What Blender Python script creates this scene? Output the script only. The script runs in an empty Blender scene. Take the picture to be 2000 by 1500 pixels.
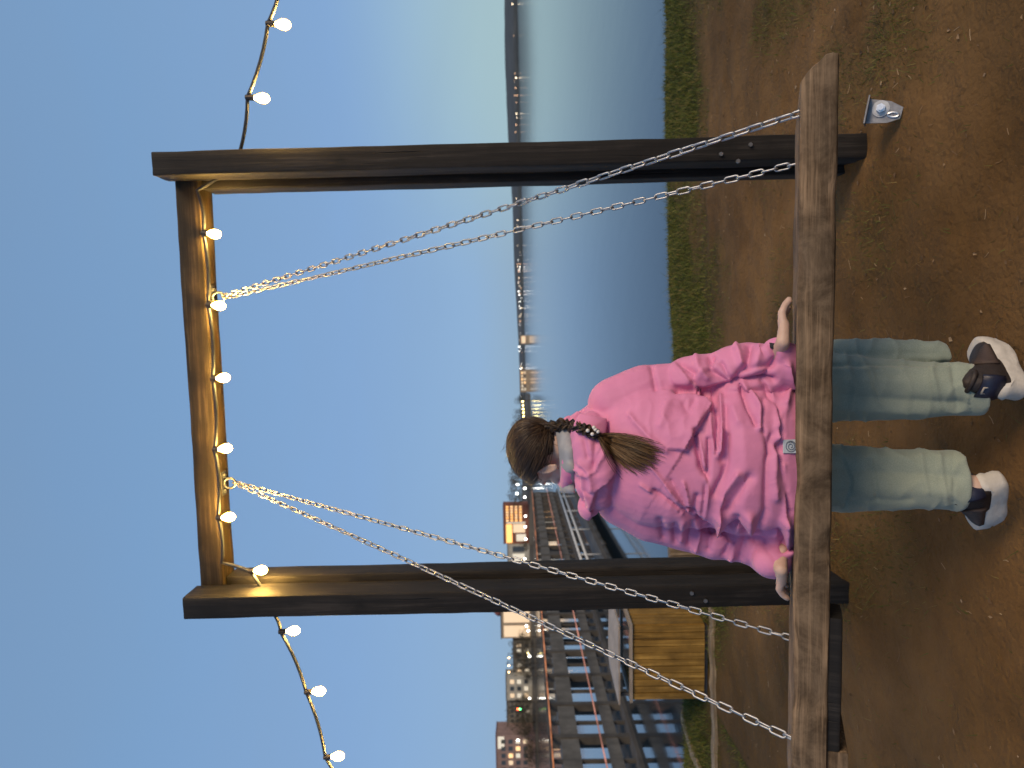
import bpy, bmesh, math, random
import numpy as np
from mathutils import Vector, Matrix, noise as mnoise
random.seed(7); RNG = np.random.default_rng(11)
SC = bpy.context.scene
COL = SC.collection
R = math.radians
# ------------------------------------------------------------------ camera
F_PX, EYE = 1450.0, 1.45
PITCH, ROLL = 0.0159, 0.0215
FW = Vector((0, math.cos(PITCH), math.sin(PITCH)))
UP0 = Vector((0, -math.sin(PITCH), math.cos(PITCH)))
RT0 = Vector((1, 0, 0))
XR = RT0*math.cos(ROLL) - UP0*math.sin(ROLL)
YU = RT0*math.sin(ROLL) + UP0*math.cos(ROLL)
EYEP = Vector((0, 0, EYE))
def pt(u, v, D):
    """world point at depth D (metres along +Y) seen at upright-photo position u, v"""
    d = FW + XR*((u-750)/F_PX) + YU*((1000-v)/F_PX)
    return EYEP + d*(D/d.y)
def pi(x, y, D):
    """same, from the sideways photo's pixel x, y"""
    return pt(1500-y, x, D)
def proj(P):
    """array of world points -> photo pixels x, y"""
    Q = np.asarray(P) - np.array(EYEP)
    w = Q @ np.array(FW)
    u = 750 + F_PX*(Q @ np.array(XR))/w
    v = 1000 - F_PX*(Q @ np.array(YU))/w
    return v, 1500-u
cam_d = bpy.data.cameras.new('camera'); cam = bpy.data.objects.new('camera', cam_d); COL.objects.link(cam)
cam_d.sensor_width = 36; cam_d.lens = 36*F_PX/2000; cam_d.clip_start = 0.05; cam_d.clip_end = 9000
M = Matrix.Identity(4)
for i, ax in enumerate((-YU, XR, -FW)):
    for k in range(3): M[k][i] = ax[k]
M.translation = EYEP
cam.matrix_world = M
cam_d.dof.use_dof = True; cam_d.dof.focus_distance = 2.1; cam_d.dof.aperture_fstop = 4.0
SC.camera = cam
# ------------------------------------------------------------------ object helpers
def mesh_obj(name, verts, faces, mat=None, parent=None, smooth=True, mats=None, mi=None):
    me = bpy.data.meshes.new(name)
    verts = np.asarray(verts, dtype=float).reshape(-1, 3)
    me.from_pydata(verts.tolist(), [], [list(map(int, f)) for f in faces])
    me.validate(); me.update()
    if mats:
        for m in mats: me.materials.append(m)
        if mi is not None: me.polygons.foreach_set('material_index', np.asarray(mi, dtype=np.int32))
    elif mat: me.materials.append(mat)
    if smooth: me.polygons.foreach_set('use_smooth', [True]*len(me.polygons))
    o = bpy.data.objects.new(name, me); COL.objects.link(o)
    if parent: o.parent = parent
    return o
def tag(o, label=None, cat=None, group=None, kind=None):
    if label: o['label'] = label
    if cat: o['category'] = cat
    if group: o['group'] = group
    if kind: o['kind'] = kind
    return o
def empty(name, loc=(0, 0, 0), rz=0):
    o = bpy.data.objects.new(name, None); COL.objects.link(o)
    o.location = loc; o.rotation_euler = (0, 0, rz); o.empty_display_size = 0.1
    return o
def copy_tree(o, parent=None):
    c = o.copy(); COL.objects.link(c)
    if parent: c.parent = parent
    for ch in list(o.children): copy_tree(ch, c)
    return c
def auto_smooth(o, ang=40):
    me = o.data
    bm = bmesh.new(); bm.from_mesh(me)
    for e in bm.edges:
        if len(e.link_faces) == 2 and e.calc_face_angle() > R(ang): e.smooth = False
    bm.to_mesh(me); bm.free()
class MB:
    """collects shapes into one mesh"""
    def __init__(s): s.v = []; s.f = []; s.n = 0; s.mi = []; s.cur = 0
    def add(s, v, f):
        v = np.asarray(v, dtype=float).reshape(-1, 3)
        s.v.append(v); s.f += [[i+s.n for i in q] for q in f]; s.mi += [s.cur]*len(f); s.n += len(v)
    def box(s, x0, x1, y0, y1, z0, z1):
        v = [(x, y, z) for z in (z0, z1) for y in (y0, y1) for x in (x0, x1)]
        s.add(v, [(0, 2, 3, 1), (4, 5, 7, 6), (0, 1, 5, 4), (2, 6, 7, 3), (0, 4, 6, 2), (1, 3, 7, 5)])
    def tube(s, pts, r, n=8, cap=True, closed=False):
        pts = [Vector(p) for p in pts]; k = len(pts)
        rs = [r]*k if np.isscalar(r) else list(r)
        ring = []; prev = None
        for i, p in enumerate(pts):
            if closed: t = (pts[(i+1) % k]-pts[i-1])
            else: t = pts[min(i+1, k-1)]-pts[max(i-1, 0)]
            t.normalize()
            if prev is None:
                a = Vector((0, 0, 1)) if abs(t.z) < .9 else Vector((1, 0, 0))
                nrm = t.cross(a).normalized()
            else:
                nrm = (prev - t*prev.dot(t)).normalized()
            prev = nrm; b = t.cross(nrm)
            ring.append([p + (nrm*math.cos(2*math.pi*j/n)+b*math.sin(2*math.pi*j/n))*rs[i] for j in range(n)])
        v = [q for rg in ring for q in rg]
        f = []
        for i in range(k if closed else k-1):
            a, b2 = i*n, ((i+1) % k)*n
            for j in range(n):
                f.append((a+j, a+(j+1) % n, b2+(j+1) % n, b2+j))
        if cap and not closed:
            f.append(tuple(range(n))[::-1]); f.append(tuple((k-1)*n+j for j in range(n)))
        s.add([tuple(q) for q in v], f)
    def ball(s, c, rad, nu=12, nv=8, rot=None):
        c = Vector(c); rad = (rad,)*3 if np.isscalar(rad) else rad
        v = []; f = []
        for i in range(1, nv):
            th = math.pi*i/nv
            for j in range(nu):
                ph = 2*math.pi*j/nu
                q = Vector((rad[0]*math.sin(th)*math.cos(ph), rad[1]*math.sin(th)*math.sin(ph), rad[2]*math.cos(th)))
                if rot is not None: q = rot @ q
                v.append(c+q)
        top = Vector((0, 0, rad[2])); bot = Vector((0, 0, -rad[2]))
        if rot is not None: top = rot @ top; bot = rot @ bot
        v += [c+top, c+bot]; T = len(v)-2; B = T+1
        for i in range(nv-2):
            for j in range(nu):
                f.append((i*nu+j, (i+1)*nu+j, (i+1)*nu+(j+1) % nu, i*nu+(j+1) % nu))
        for j in range(nu):
            f.append((T, j, (j+1) % nu)); f.append((B, (nv-2)*nu+(j+1) % nu, (nv-2)*nu+j))
        s.add([tuple(q) for q in v], f)
    def capsule(s, pts, rs, n=14):
        """a limb: spheres at the points, tubes between"""
        for p, r in zip(pts, rs): s.ball(p, r, n, max(8, n-4))
        for i in range(len(pts)-1):
            if (Vector(pts[i+1])-Vector(pts[i])).length > 1e-5: s.tube([pts[i], pts[i+1]], [rs[i], rs[i+1]], n)
    def loft(s, rings, cap=True):
        n = len(rings[0]); v = [tuple(q) for rg in rings for q in rg]; f = []
        for i in range(len(rings)-1):
            for j in range(n):
                f.append((i*n+j, i*n+(j+1) % n, (i+1)*n+(j+1) % n, (i+1)*n+j))
        if cap: f.append(tuple(range(n))[::-1]); f.append(tuple((len(rings)-1)*n+j for j in range(n)))
        s.add(v, f)
    def build(s, name, mat=None, parent=None, smooth=False, mats=None, ang=None):
        o = mesh_obj(name, np.concatenate(s.v), s.f, mat, parent, smooth or ang is not None, mats, s.mi if mats else None)
        if ang is not None: auto_smooth(o, ang)
        return o
def fuse(mb, voxel, smooth_it=0):
    """voxel-fuse the collected shapes into one closed surface; returns verts, faces arrays"""
    o = mb.build('fuse_tmp'); md = o.modifiers.new('r', 'REMESH'); md.mode = 'VOXEL'; md.voxel_size = voxel
    if smooth_it:
        sm = o.modifiers.new('s', 'SMOOTH'); sm.iterations = smooth_it; sm.factor = .5
    dg = bpy.context.evaluated_depsgraph_get(); dg.update()
    ev = o.evaluated_get(dg); me = ev.to_mesh()
    V = np.empty(len(me.vertices)*3); me.vertices.foreach_get('co', V); V = V.reshape(-1, 3)
    Fs = [tuple(p.vertices) for p in me.polygons]
    N = np.empty(len(me.vertices)*3); me.vertices.foreach_get('normal', N); N = N.reshape(-1, 3)
    ev.to_mesh_clear(); od = o.data; bpy.data.objects.remove(o); bpy.data.meshes.remove(od)
    return V, Fs, N
def nrm_of(V, Fs):
    me = bpy.data.meshes.new('tmpn'); me.from_pydata(V.tolist(), [], Fs); me.update()
    N = np.empty(len(V)*3); me.vertices.foreach_get('normal', N); bpy.data.meshes.remove(me)
    return N.reshape(-1, 3)
def fbm(P, sc, oct=4):
    return np.array([mnoise.fractal(Vector(p)*sc, 1.0, 2.0, oct) for p in P])
# ------------------------------------------------------------------ materials
def new_mat(name):
    m = bpy.data.materials.new(name); m.use_nodes = True
    nt = m.node_tree; b = nt.nodes['Principled BSDF']
    return m, nt, b
def N_(nt, typ, **kw):
    n = nt.nodes.new(typ)
    for k, v in kw.items():
        if k in n.inputs: n.inputs[k].default_value = v
        else: setattr(n, k, v)
    return n
def ramp(nt, fac, stops):
    r = nt.nodes.new('ShaderNodeValToRGB')
    while len(r.color_ramp.elements) < len(stops): r.color_ramp.elements.new(.5)
    for e, (p, c) in zip(r.color_ramp.elements, stops): e.position = p; e.color = (*c, 1) if len(c) == 3 else c
    nt.links.new(fac, r.inputs[0]); return r.outputs[0]
def coords(nt, scale, kind='Object'):
    tc = nt.nodes.new('ShaderNodeTexCoord'); mp = nt.nodes.new('ShaderNodeMapping')
    mp.inputs['Scale'].default_value = scale
    nt.links.new(tc.outputs[kind], mp.inputs[0]); return mp.outputs[0]
def noise(nt, vec, scale, detail=4, rough=.55, dist=0):
    n = N_(nt, 'ShaderNodeTexNoise', Scale=scale, Detail=detail, Roughness=rough, Distortion=dist)
    nt.links.new(vec, n.inputs['Vector']); return n.outputs['Fac']
def bump(nt, b, h, strength=.3, dist=.01, prev=None):
    n = N_(nt, 'ShaderNodeBump', Strength=strength, Distance=dist)
    nt.links.new(h, n.inputs['Height'])
    if prev is not None: nt.links.new(prev, n.inputs['Normal'])
    nt.links.new(n.outputs[0], b.inputs['Normal']); return n.outputs[0]
def mixc(nt, fac, a, b, mode='MIX'):
    n = nt.nodes.new('ShaderNodeMix'); n.data_type = 'RGBA'; n.blend_type = mode
    for sock, val in ((n.inputs[0], fac), (n.inputs[6], a), (n.inputs[7], b)):
        if hasattr(val, 'links'): nt.links.new(val, sock)
        elif np.isscalar(val): sock.default_value = val
        else: sock.default_value = (*val, 1)
    return n.outputs[2]
def simple(name, col, rough=.6, var=.25, sc=8, bmp=.15, metal=0, bd=.004, spec=.5):
    m, nt, b = new_mat(name)
    c = coords(nt, (1, 1, 1)); f = noise(nt, c, sc, 5)
    lo = [x*(1-var) for x in col]; hi = [min(1, x*(1+var)) for x in col]
    nt.links.new(ramp(nt, f, [(.3, lo), (.7, hi)]), b.inputs['Base Color'])
    b.inputs['Roughness'].default_value = rough; b.inputs['Metallic'].default_value = metal
    b.inputs['Specular IOR Level'].default_value = spec
    if bmp: bump(nt, b, noise(nt, c, sc*6, 4), bmp, bd)
    return m
def emit(name, col, strength):
    m, nt, b = new_mat(name)
    b.inputs['Base Color'].default_value = (*[min(1, x) for x in col], 1)
    b.inputs['Emission Color'].default_value = (*col, 1); b.inputs['Emission Strength'].default_value = strength
    b.inputs['Roughness'].default_value = .3
    return m
def wood(name, dark, light, axis, rough=.7, grain=1.0, worn=None, bs=.5):
    """grain stretched along one local axis; optional worn pale patches"""
    m, nt, b = new_mat(name)
    s = [22*grain]*3; s[axis] = 1.1*grain
    c = coords(nt, s); f = noise(nt, c, 1.6, 8, .65, .6)
    s2 = [90*grain]*3; s2[axis] = 2.5*grain
    c2 = coords(nt, s2); f2 = noise(nt, c2, 1.0, 4, .6, .3)
    c3 = coords(nt, (1, 1, 1)); f3 = noise(nt, c3, 5.5, 4, .6)
    mx = N_(nt, 'ShaderNodeMath', operation='MULTIPLY'); nt.links.new(f, mx.inputs[0]); nt.links.new(f2, mx.inputs[1])
    col = ramp(nt, mx.outputs[0], [(.1, [x*.55 for x in dark]), (.24, dark), (.38, light)])
    col = mixc(nt, ramp(nt, f3, [(.38, (0, 0, 0)), (.72, (1, 1, 1))]), col, [x*.55 for x in dark])
    # knots and drying cracks
    vk = N_(nt, 'ShaderNodeTexVoronoi', Scale=1.0); sk = [7.0]*3; sk[axis] = 2.2; nt.links.new(coords(nt, sk), vk.inputs['Vector'])
    col = mixc(nt, ramp(nt, vk.outputs['Distance'], [(.05, (.8, .8, .8)), (.13, (0, 0, 0))]), col, [x*.30 for x in dark])
    sc2 = [60]*3; sc2[axis] = 1.4; fc = noise(nt, coords(nt, sc2), .8, 3, .5, .2)
    crk = ramp(nt, fc, [(.30, (1, 1, 1)), (.345, (0, 0, 0))])
    col = mixc(nt, crk, col, [x*.25 for x in dark])
    if worn:
        f4 = noise(nt, coords(nt, (4, 4, 4)), 2.2, 8, .7, .4)
        w = N_(nt, 'ShaderNodeMath', operation='MULTIPLY'); nt.links.new(ramp(nt, f4, [(.42, (0, 0, 0)), (.72, (1, 1, 1))]), w.inputs[0]); w.inputs[1].default_value = .45
        col = mixc(nt, w.outputs[0], col, worn)
    nt.links.new(col, b.inputs['Base Color']); b.inputs['Roughness'].default_value = rough
    b.inputs['Specular IOR Level'].default_value = .35
    p0 = bump(nt, b, mx.outputs[0], bs, .006); bump(nt, b, crk, .6, -.006, p0)
    return m
# ------------------------------------------------------------------ sky, key light
SUN_AZ = Vector((.58, -.66, .60)).normalized()      # where the warm light comes from: behind, right, above
w = bpy.data.worlds.new('World'); SC.world = w; w.use_nodes = True
nt = w.node_tree; nt.nodes.clear()
out = nt.nodes.new('ShaderNodeOutputWorld'); bg = nt.nodes.new('ShaderNodeBackground')
tc = nt.nodes.new('ShaderNodeTexCoord')
sx = nt.nodes.new('ShaderNodeSeparateXYZ'); nt.links.new(tc.outputs['Generated'], sx.inputs[0])
# dusk gradient by elevation
el = N_(nt, 'ShaderNodeMapRange'); nt.links.new(sx.outputs['Z'], el.inputs[0])
el.inputs[1].default_value = -.05; el.inputs[2].default_value = .75
base = ramp(nt, el.outputs[0], [(0.0, (.28, .41, .54)), (.065, (.30, .44, .59)), (.14, (.28, .45, .69)), (.34, (.24, .41, .69)), (.62, (.205, .365, .61)), (1.0, (.18, .30, .49))])
# after-sunset glow, low on the right
gd = Vector((math.sin(R(38)), math.cos(R(38)), .02)).normalized()
dp = N_(nt, 'ShaderNodeVectorMath', operation='DOT_PRODUCT'); nt.links.new(tc.outputs['Generated'], dp.inputs[0]); dp.inputs[1].default_value = gd
g1 = N_(nt, 'ShaderNodeMapRange', interpolation_type='SMOOTHERSTEP'); nt.links.new(dp.outputs['Value'], g1.inputs[0])
g1.inputs[1].default_value = .84; g1.inputs[2].default_value = 1.0
lo = N_(nt, 'ShaderNodeMapRange', interpolation_type='SMOOTHSTEP'); nt.links.new(sx.outputs['Z'], lo.inputs[0])
lo.inputs[1].default_value = .24; lo.inputs[2].default_value = 0.0
gm = N_(nt, 'ShaderNodeMath', operation='MULTIPLY'); nt.links.new(g1.outputs[0], gm.inputs[0]); nt.links.new(lo.outputs[0], gm.inputs[1])
col = mixc(nt, gm.outputs[0], base, (.40, .58, .63))
# thin uneven cloud
mp = nt.nodes.new('ShaderNodeMapping'); mp.inputs['Scale'].default_value = (1.2, 1.2, 4.0); nt.links.new(tc.outputs['Generated'], mp.inputs[0])
cl = noise(nt, mp.outputs[0], 2.2, 4, .5, .4)
cm = N_(nt, 'ShaderNodeMapRange'); nt.links.new(cl, cm.inputs[0]); cm.inputs[1].default_value = .35; cm.inputs[2].default_value = .75; cm.inputs[3].default_value = .0; cm.inputs[4].default_value = .16
col = mixc(nt, cm.outputs[0], col, (.24, .34, .46))
sky = nt.nodes.new('ShaderNodeTexSky'); sky.sky_type = 'NISHITA'; sky.sun_disc = False
sky.sun_elevation = math.asin(SUN_AZ.z); sky.sun_rotation = math.atan2(SUN_AZ.x, SUN_AZ.y)
sc_ = N_(nt, 'ShaderNodeVectorMath', operation='SCALE'); nt.links.new(sky.outputs[0], sc_.inputs[0]); sc_.inputs['Scale'].default_value = .05
col = mixc(nt, .06, col, sc_.outputs[0])
nt.links.new(col, bg.inputs['Color']); bg.inputs['Strength'].default_value = 1.0
nt.links.new(bg.outputs[0], out.inputs[0])
sl = bpy.data.lights.new('sun', 'SUN'); so = bpy.data.objects.new('sun', sl); COL.objects.link(so)
sl.energy = 2.7; sl.angle = R(24); sl.color = (1.0, .74, .48)
so.rotation_euler = SUN_AZ.to_track_quat('Z', 'Y').to_euler(); so.location = SUN_AZ*20
SC.view_settings.view_transform = 'Standard'; SC.view_settings.look = 'None'; SC.view_settings.gamma = 1; SC.view_settings.exposure = 0
SC.cycles.use_denoising = True
SC.cycles.max_bounces = 8
# ------------------------------------------------------------------ ground
WATER = EYE - 4.0
def crest(x): return 7.0 + .25*math.sin(x*.35+.4) + .12*math.sin(x*1.3)
def ground_z(x, y):
    z = -.03*math.exp(-(((x+.15)/.9)**2+((y-2.25)/.35)**2)) + .03*math.exp(-(((x-.95)/.35)**2+((y-3.2)/.4)**2)) + .035*mnoise.noise(Vector((x*.5, y*.5, 3))) + .018*mnoise.noise(Vector((x*1.7, y*1.7, 9))) + .013*mnoise.fractal(Vector((x*6, y*6, 1)), 1, 2, 3)
    z += .085*math.exp(-(((x+.85)/.55)**2+((y-3.45)/.5)**2))
    c = crest(x)
    if y > c-1.2:
        t = y-(c-1.2); z += .05*math.exp(-((t-.8)/.5)**2)
    if y > c:
        t = min(1, (y-c)/4.0); z = z*(1-t) - 3.1*(t*t*(3-2*t)*.5+t*.5)
    return z
def axis(lo, hi, a, b, fine, grow=1.25):
    xs = list(np.arange(a, b+1e-6, fine)); s = fine
    while xs[-1] < hi: s = min(s*grow, 6); xs.append(xs[-1]+s)
    s = fine
    while xs[0] > lo: s = min(s*grow, 6); xs.insert(0, xs[0]-s)
    return xs
gx = axis(-90, 90, -4.4, 3.6, .035); gy = axis(-60, 12.2, 1.2, 8.2, .035)
gy = [y for y in gy if y <= 12.4]
V = [(x, y, ground_z(x, y)) for y in gy for x in gx]; nx = len(gx)
Fq = [(j*nx+i, j*nx+i+1, (j+1)*nx+i+1, (j+1)*nx+i) for j in range(len(gy)-1) for i in range(nx-1)]
def grass_mask(x, y):
    """how grassy the soil is, 0..1 : a band along the top of the bank, thinning towards the swing"""
    c = crest(x)
    n = mnoise.fractal(Vector((x*.9, y*.9, 5)), 1, 2, 4)
    a = (y-(c-(2.15 if x > -1.4 else 2.15-1.3*min(1, (-1.4-x)/.6))+.5*math.sin(x*.6)))/1.0 + n*.9
    b = 0.0
    if x > 1.0: b = max(0, .42 + n*.9 - abs(y-3.4)*.25) * min(1, (x-1.0)/.5)
    b = max(b, .42*math.exp(-(((x+.75)/.5)**2+((y-3.1)/.45)**2))+n*.3-.15)
    if x < -2.6: b = max(b, min(1, (-3.0-x)/.5)*(.0+n*.8 + (y-6.3)*.6))
    return max(0, min(1, max(a, b)))
mg, ntg, b = new_mat('trodden_soil')
c = coords(ntg, (1, 1, 1)); n1 = noise(ntg, c, 1.3, 6, .6, .3); n2 = noise(ntg, c, 9, 8, .7); n3 = noise(ntg, c, 60, 4, .6); n4 = noise(ntg, c, .5, 3)
soil = ramp(ntg, n2, [(.2, (.070, .038, .0135)), (.5, (.103, .057, .0205)), (.8, (.140, .080, .030))])
soil = mixc(ntg, ramp(ntg, n1, [(.38, (0, 0, 0)), (.66, (.75, .75, .75))]), soil, (.22, .130, .055))
soil = mixc(ntg, ramp(ntg, n4, [(.42, (0, 0, 0)), (.62, (.6, .6, .6))]), soil, (.062, .038, .014))
vo = N_(ntg, 'ShaderNodeTexVoronoi', Scale=38.0); ntg.links.new(c, vo.inputs['Vector'])
soil = mixc(ntg, ramp(ntg, vo.outputs['Distance'], [(.0, (.5, .5, .5)), (.13, (0, 0, 0))]), soil, mixc(ntg, n3, (.06, .035, .016), (.24, .15, .08)))
at = ntg.nodes.new('ShaderNodeAttribute'); at.attribute_name = 'grass'
gcol = ramp(ntg, n3, [(.3, (.012, .017, .004)), (.7, (.045, .058, .012))])
ga = N_(ntg, 'ShaderNodeMath', operation='MULTIPLY'); ntg.links.new(at.outputs['Fac'], ga.inputs[0]); ga.inputs[1].default_value = .85
ntg.links.new(mixc(ntg, ga.outputs[0], soil, gcol), b.inputs['Base Color'])
b.inputs['Roughness'].default_value = .95; b.inputs['Specular IOR Level'].default_value = .15
p1 = bump(ntg, b, n2, .6, .035); p2 = bump(ntg, b, n3, .7, .010, p1); bump(ntg, b, vo.outputs['Distance'], .35, -.012, p2)
ground = mesh_obj('ground', V, Fq, mg)
att = ground.data.attributes.new('grass', 'FLOAT', 'POINT'); att.data.foreach_set('value', [grass_mask(x, y) for (x, y, z) in V])
tag(ground, kind='structure')
# blades of grass along the top of the bank
n = 0; gv = []; gf = []
def blade(x, y, h, lean, wd, az):
    global n
    z = ground_z(x, y)-.006
    ca, sa = math.cos(az), math.sin(az); lx, ly = lean
    gv.extend([(x-ca*wd, y-sa*wd, z), (x+ca*wd, y+sa*wd, z), (x+ca*wd*.6+lx*.45, y+sa*wd*.6+ly*.45, z+h*.6), (x-ca*wd*.6+lx*.45, y-sa*wd*.6+ly*.45, z+h*.6), (x+lx, y+ly, z+h)])
    gf.extend([(n, n+1, n+2, n+3), (n+3, n+2, n+4)]); n += 5
cnt = 0
while cnt < 46000:
    y = random.uniform(4.4, 8.3); x = random.uniform(-.62*y, .58*y)
    g = grass_mask(x, y)
    if y > crest(x)-.1: g *= .35
    if random.random() < g**1.6:
        h = random.uniform(.015, .045)*(0.5+g)
        if random.random() < .012: h *= 2.0
        blade(x, y, h, (random.gauss(0, h*.5), random.gauss(0, h*.5)), random.uniform(.0018, .0035), random.uniform(0, 3.14)); cnt += 1
cnt = 0
while cnt < 5000:
    y = random.uniform(2.2, 4.6); x = random.uniform(-.6*y, .6*y)
    if random.random() < grass_mask(x, y)*.6+.004:
        h = random.uniform(.015, .04); blade(x, y, h, (random.gauss(0, h*.8), random.gauss(0, h*.8)), .0016, random.uniform(0, 3.14)); cnt += 1
mgr, nt2, b2 = new_mat('grass_blades')
gi = nt2.nodes.new('ShaderNodeNewGeometry')
nt2.links.new(ramp(nt2, gi.outputs['Random Per Island'], [(0, (.040, .058, .009)), (.45, (.080, .105, .018)), (.8, (.12, .125, .028)), (1, (.20, .15, .055))]), b2.inputs['Base Color'])
b2.inputs['Roughness'].default_value = .7; b2.inputs['Specular IOR Level'].default_value = .25
go = mesh_obj('grass', gv, gf, mgr, smooth=False); tag(go, 'short green and straw grass on top of the lake bank', 'grass', kind='stuff')
# straw, twigs and dead leaves trodden into the soil
lv = []; lf = []; n = 0
for k in range(1500):
    y = random.uniform(1.7, 6.6); x = random.uniform(-.62*y, .62*y); z = ground_z(x, y)+.004
    az = random.uniform(0, 6.28); ca, sa = math.cos(az), math.sin(az)
    if random.random() < .72:
        L = random.uniform(.004, .020)*(1.6 if random.random() < .08 else 1); wd = random.uniform(.0005, .0012); bow = random.uniform(-.25, .25)*L
        px, py = -sa, ca
        P3 = [(-L, 0), (0, bow), (L, 0)]
        for (a, q) in P3:
            bx, by = x+ca*a+px*q, y+sa*a+py*q
            zz = ground_z(bx, by)+.003
            lv += [(bx-px*wd, by-py*wd, zz), (bx+px*wd, by+py*wd, zz+.0012)]
        lf += [(n, n+1, n+3, n+2), (n+2, n+3, n+5, n+4)]; n += 6
    else:
        L = random.uniform(.005, .013); W_ = L*random.uniform(.4, .8); cz = random.uniform(.001, .006)
        for a, q, h in ((-L, 0, 0), (0, -W_, cz), (L, 0, .002), (0, W_, cz), (0, 0, 0)):
            lv.append((x+ca*a-sa*q, y+sa*a+ca*q, z+h))
        lf += [(n, n+1, n+4), (n+1, n+2, n+4), (n+2, n+3, n+4), (n+3, n, n+4)]; n += 5
ml, nt3, b3 = new_mat('dead_leaf'); gi = nt3.nodes.new('ShaderNodeNewGeometry')
nt3.links.new(ramp(nt3, gi.outputs['Random Per Island'], [(0, (.07, .04, .018)), (.6, (.16, .10, .05)), (1, (.34, .25, .15))]), b3.inputs['Base Color']); b3.inputs['Roughness'].default_value = .9
lo_ = mesh_obj('leaf_litter', lv, lf, ml, smooth=False); tag(lo_, 'scattered straw and dead leaf bits on the brown soil', 'litter', kind='stuff')
# ------------------------------------------------------------------ lake
mw, ntw, bw = new_mat('lake_water')
bw.inputs['Base Color'].default_value = (.010, .018, .026, 1); bw.inputs['Roughness'].default_value = .07; bw.inputs['IOR'].default_value = 1.33
cw = coords(ntw, (1, .35, 1)); h1 = noise(ntw, cw, 1.1, 4, .55); h2 = noise(ntw, cw, .16, 3, .5)
q1 = bump(ntw, bw, h1, .16, .035); bump(ntw, bw, h2, .12, .12, q1)
wy = [10.0, 14, 20, 30, 50, 90, 200, 480, 1000, 2200, 5000]; wx = [-4000, -1500, -500, -150, -50, 0, 50, 150, 500, 1500, 4000]
Vw = [(x, y, WATER) for y in wy for x in wx]; k = len(wx)
water = mesh_obj('lake', Vw, [(j*k+i, j*k+i+1, (j+1)*k+i+1, (j+1)*k+i) for j in range(len(wy)-1) for i in range(k-1)], mw)
tag(water, kind='structure')
# ------------------------------------------------------------------ swing frame
YAW = .095
E1 = Vector((math.cos(YAW), -math.sin(YAW), 0)); E2 = Vector((math.sin(YAW), math.cos(YAW), 0)); EZ = Vector((0, 0, 1))
FO = Vector((0, 3.155, 0))
def fr(s, t, z): return FO + E1*s + E2*t + EZ*z
M_POSTW = wood('dark_stained_timber', (.013, .0112, .010), (.036, .031, .027), 2, .7)
M_BEAMW = wood('dark_stained_beam', (.040, .028, .015), (.115, .078, .040), 0, .72)
M_SEATW = wood('weathered_plank', (.085, .056, .031), (.33, .225, .135), 0, .85, .8, worn=(.40, .29, .185), bs=.9)
M_GALV = simple('galvanised_steel', (.40, .41, .42), .42, .12, 60, .1, 1.0)
M_BOLT = simple('zinc_bolt', (.78, .79, .80), .3, .1, 80, .1, 1.0)
M_DARKSTEEL = simple('grey_steel', (.20, .21, .23), .45, .3, 40, .2, .9)
def timber(L, a, b_, axis_, bev=.006, jit=.0026, seed=0, stations=28, chip=0.0, endskew=(0, 0)):
    """rounded-rectangle timber of length L along one axis, centred across, starting at 0"""
    ring = []
    for cx, cy, a0 in ((1, 1, 0), (-1, 1, 90), (-1, -1, 180), (1, -1, 270)):
        for k in range(3):
            th = R(a0+k*45); ring.append((cx*(a/2-bev)+bev*math.cos(th), cy*(b_/2-bev)+bev*math.sin(th)))
        # points along the next side
        nx_, ny_ = {0: (-1, 1), 90: (-1, -1), 180: (1, -1), 270: (1, 1)}[a0]
        for q in (.25, .5, .75):
            p0 = (cx*(a/2) if a0 in (90, 270) else cx*(a/2-bev), cy*(b_/2) if a0 in (0, 180) else cy*(b_/2-bev))
            if a0 in (0, 180): ring.append((cx*(a/2-bev)*(1-2*q), cy*b_/2))
            else: ring.append((cx*a/2, cy*(b_/2-bev)*(1-2*q)))
    rings = []
    sts = [0, .004] + [L*i/stations for i in range(1, stations)] + [L-.004, L]
    for i, l in enumerate(sts):
        rg = []
        sh = .985 if i in (0, len(sts)-1) else 1
        for (p, q) in ring:
            pp, qq = p*sh, q*sh
            nz = mnoise.noise(Vector((pp*9+seed, qq*9, l*2.2)))*jit*2 + mnoise.noise(Vector((pp*30+seed, qq*30, l*9)))*jit
            if chip:
                e = max(0, mnoise.noise(Vector((pp*14+seed*3, qq*14, l*7)))-.12)
                nz -= chip*e*(abs(pp)/(a/2))**6*(abs(qq)/(b_/2))**2
            d = math.hypot(pp, qq); pp += pp/d*nz; qq += qq/d*nz
            ll = l
            if chip and i >= len(sts)-3: ll = l + .02*mnoise.noise(Vector((pp*25, qq*40, seed+5))) + endskew[1]*(qq/(b_/2)) + endskew[0]*(pp/(a/2))
            rg.append({2: (pp, qq, ll), 0: (ll, pp, qq), 1: (pp, ll, qq)}[axis_])
        if axis_ == 1: rg = rg[::-1]
        rings.append(rg)
    m = MB(); m.loft(rings); return m
frame = tag(empty('swing_gantry', FO, -YAW), 'dark stained timber swing frame of two double posts and a top beam', 'swing frame')
def put(o, s, t, z, tilt=0):
    o.location = (s, t, z); o.rotation_euler = (0, tilt, 0); return o
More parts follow.
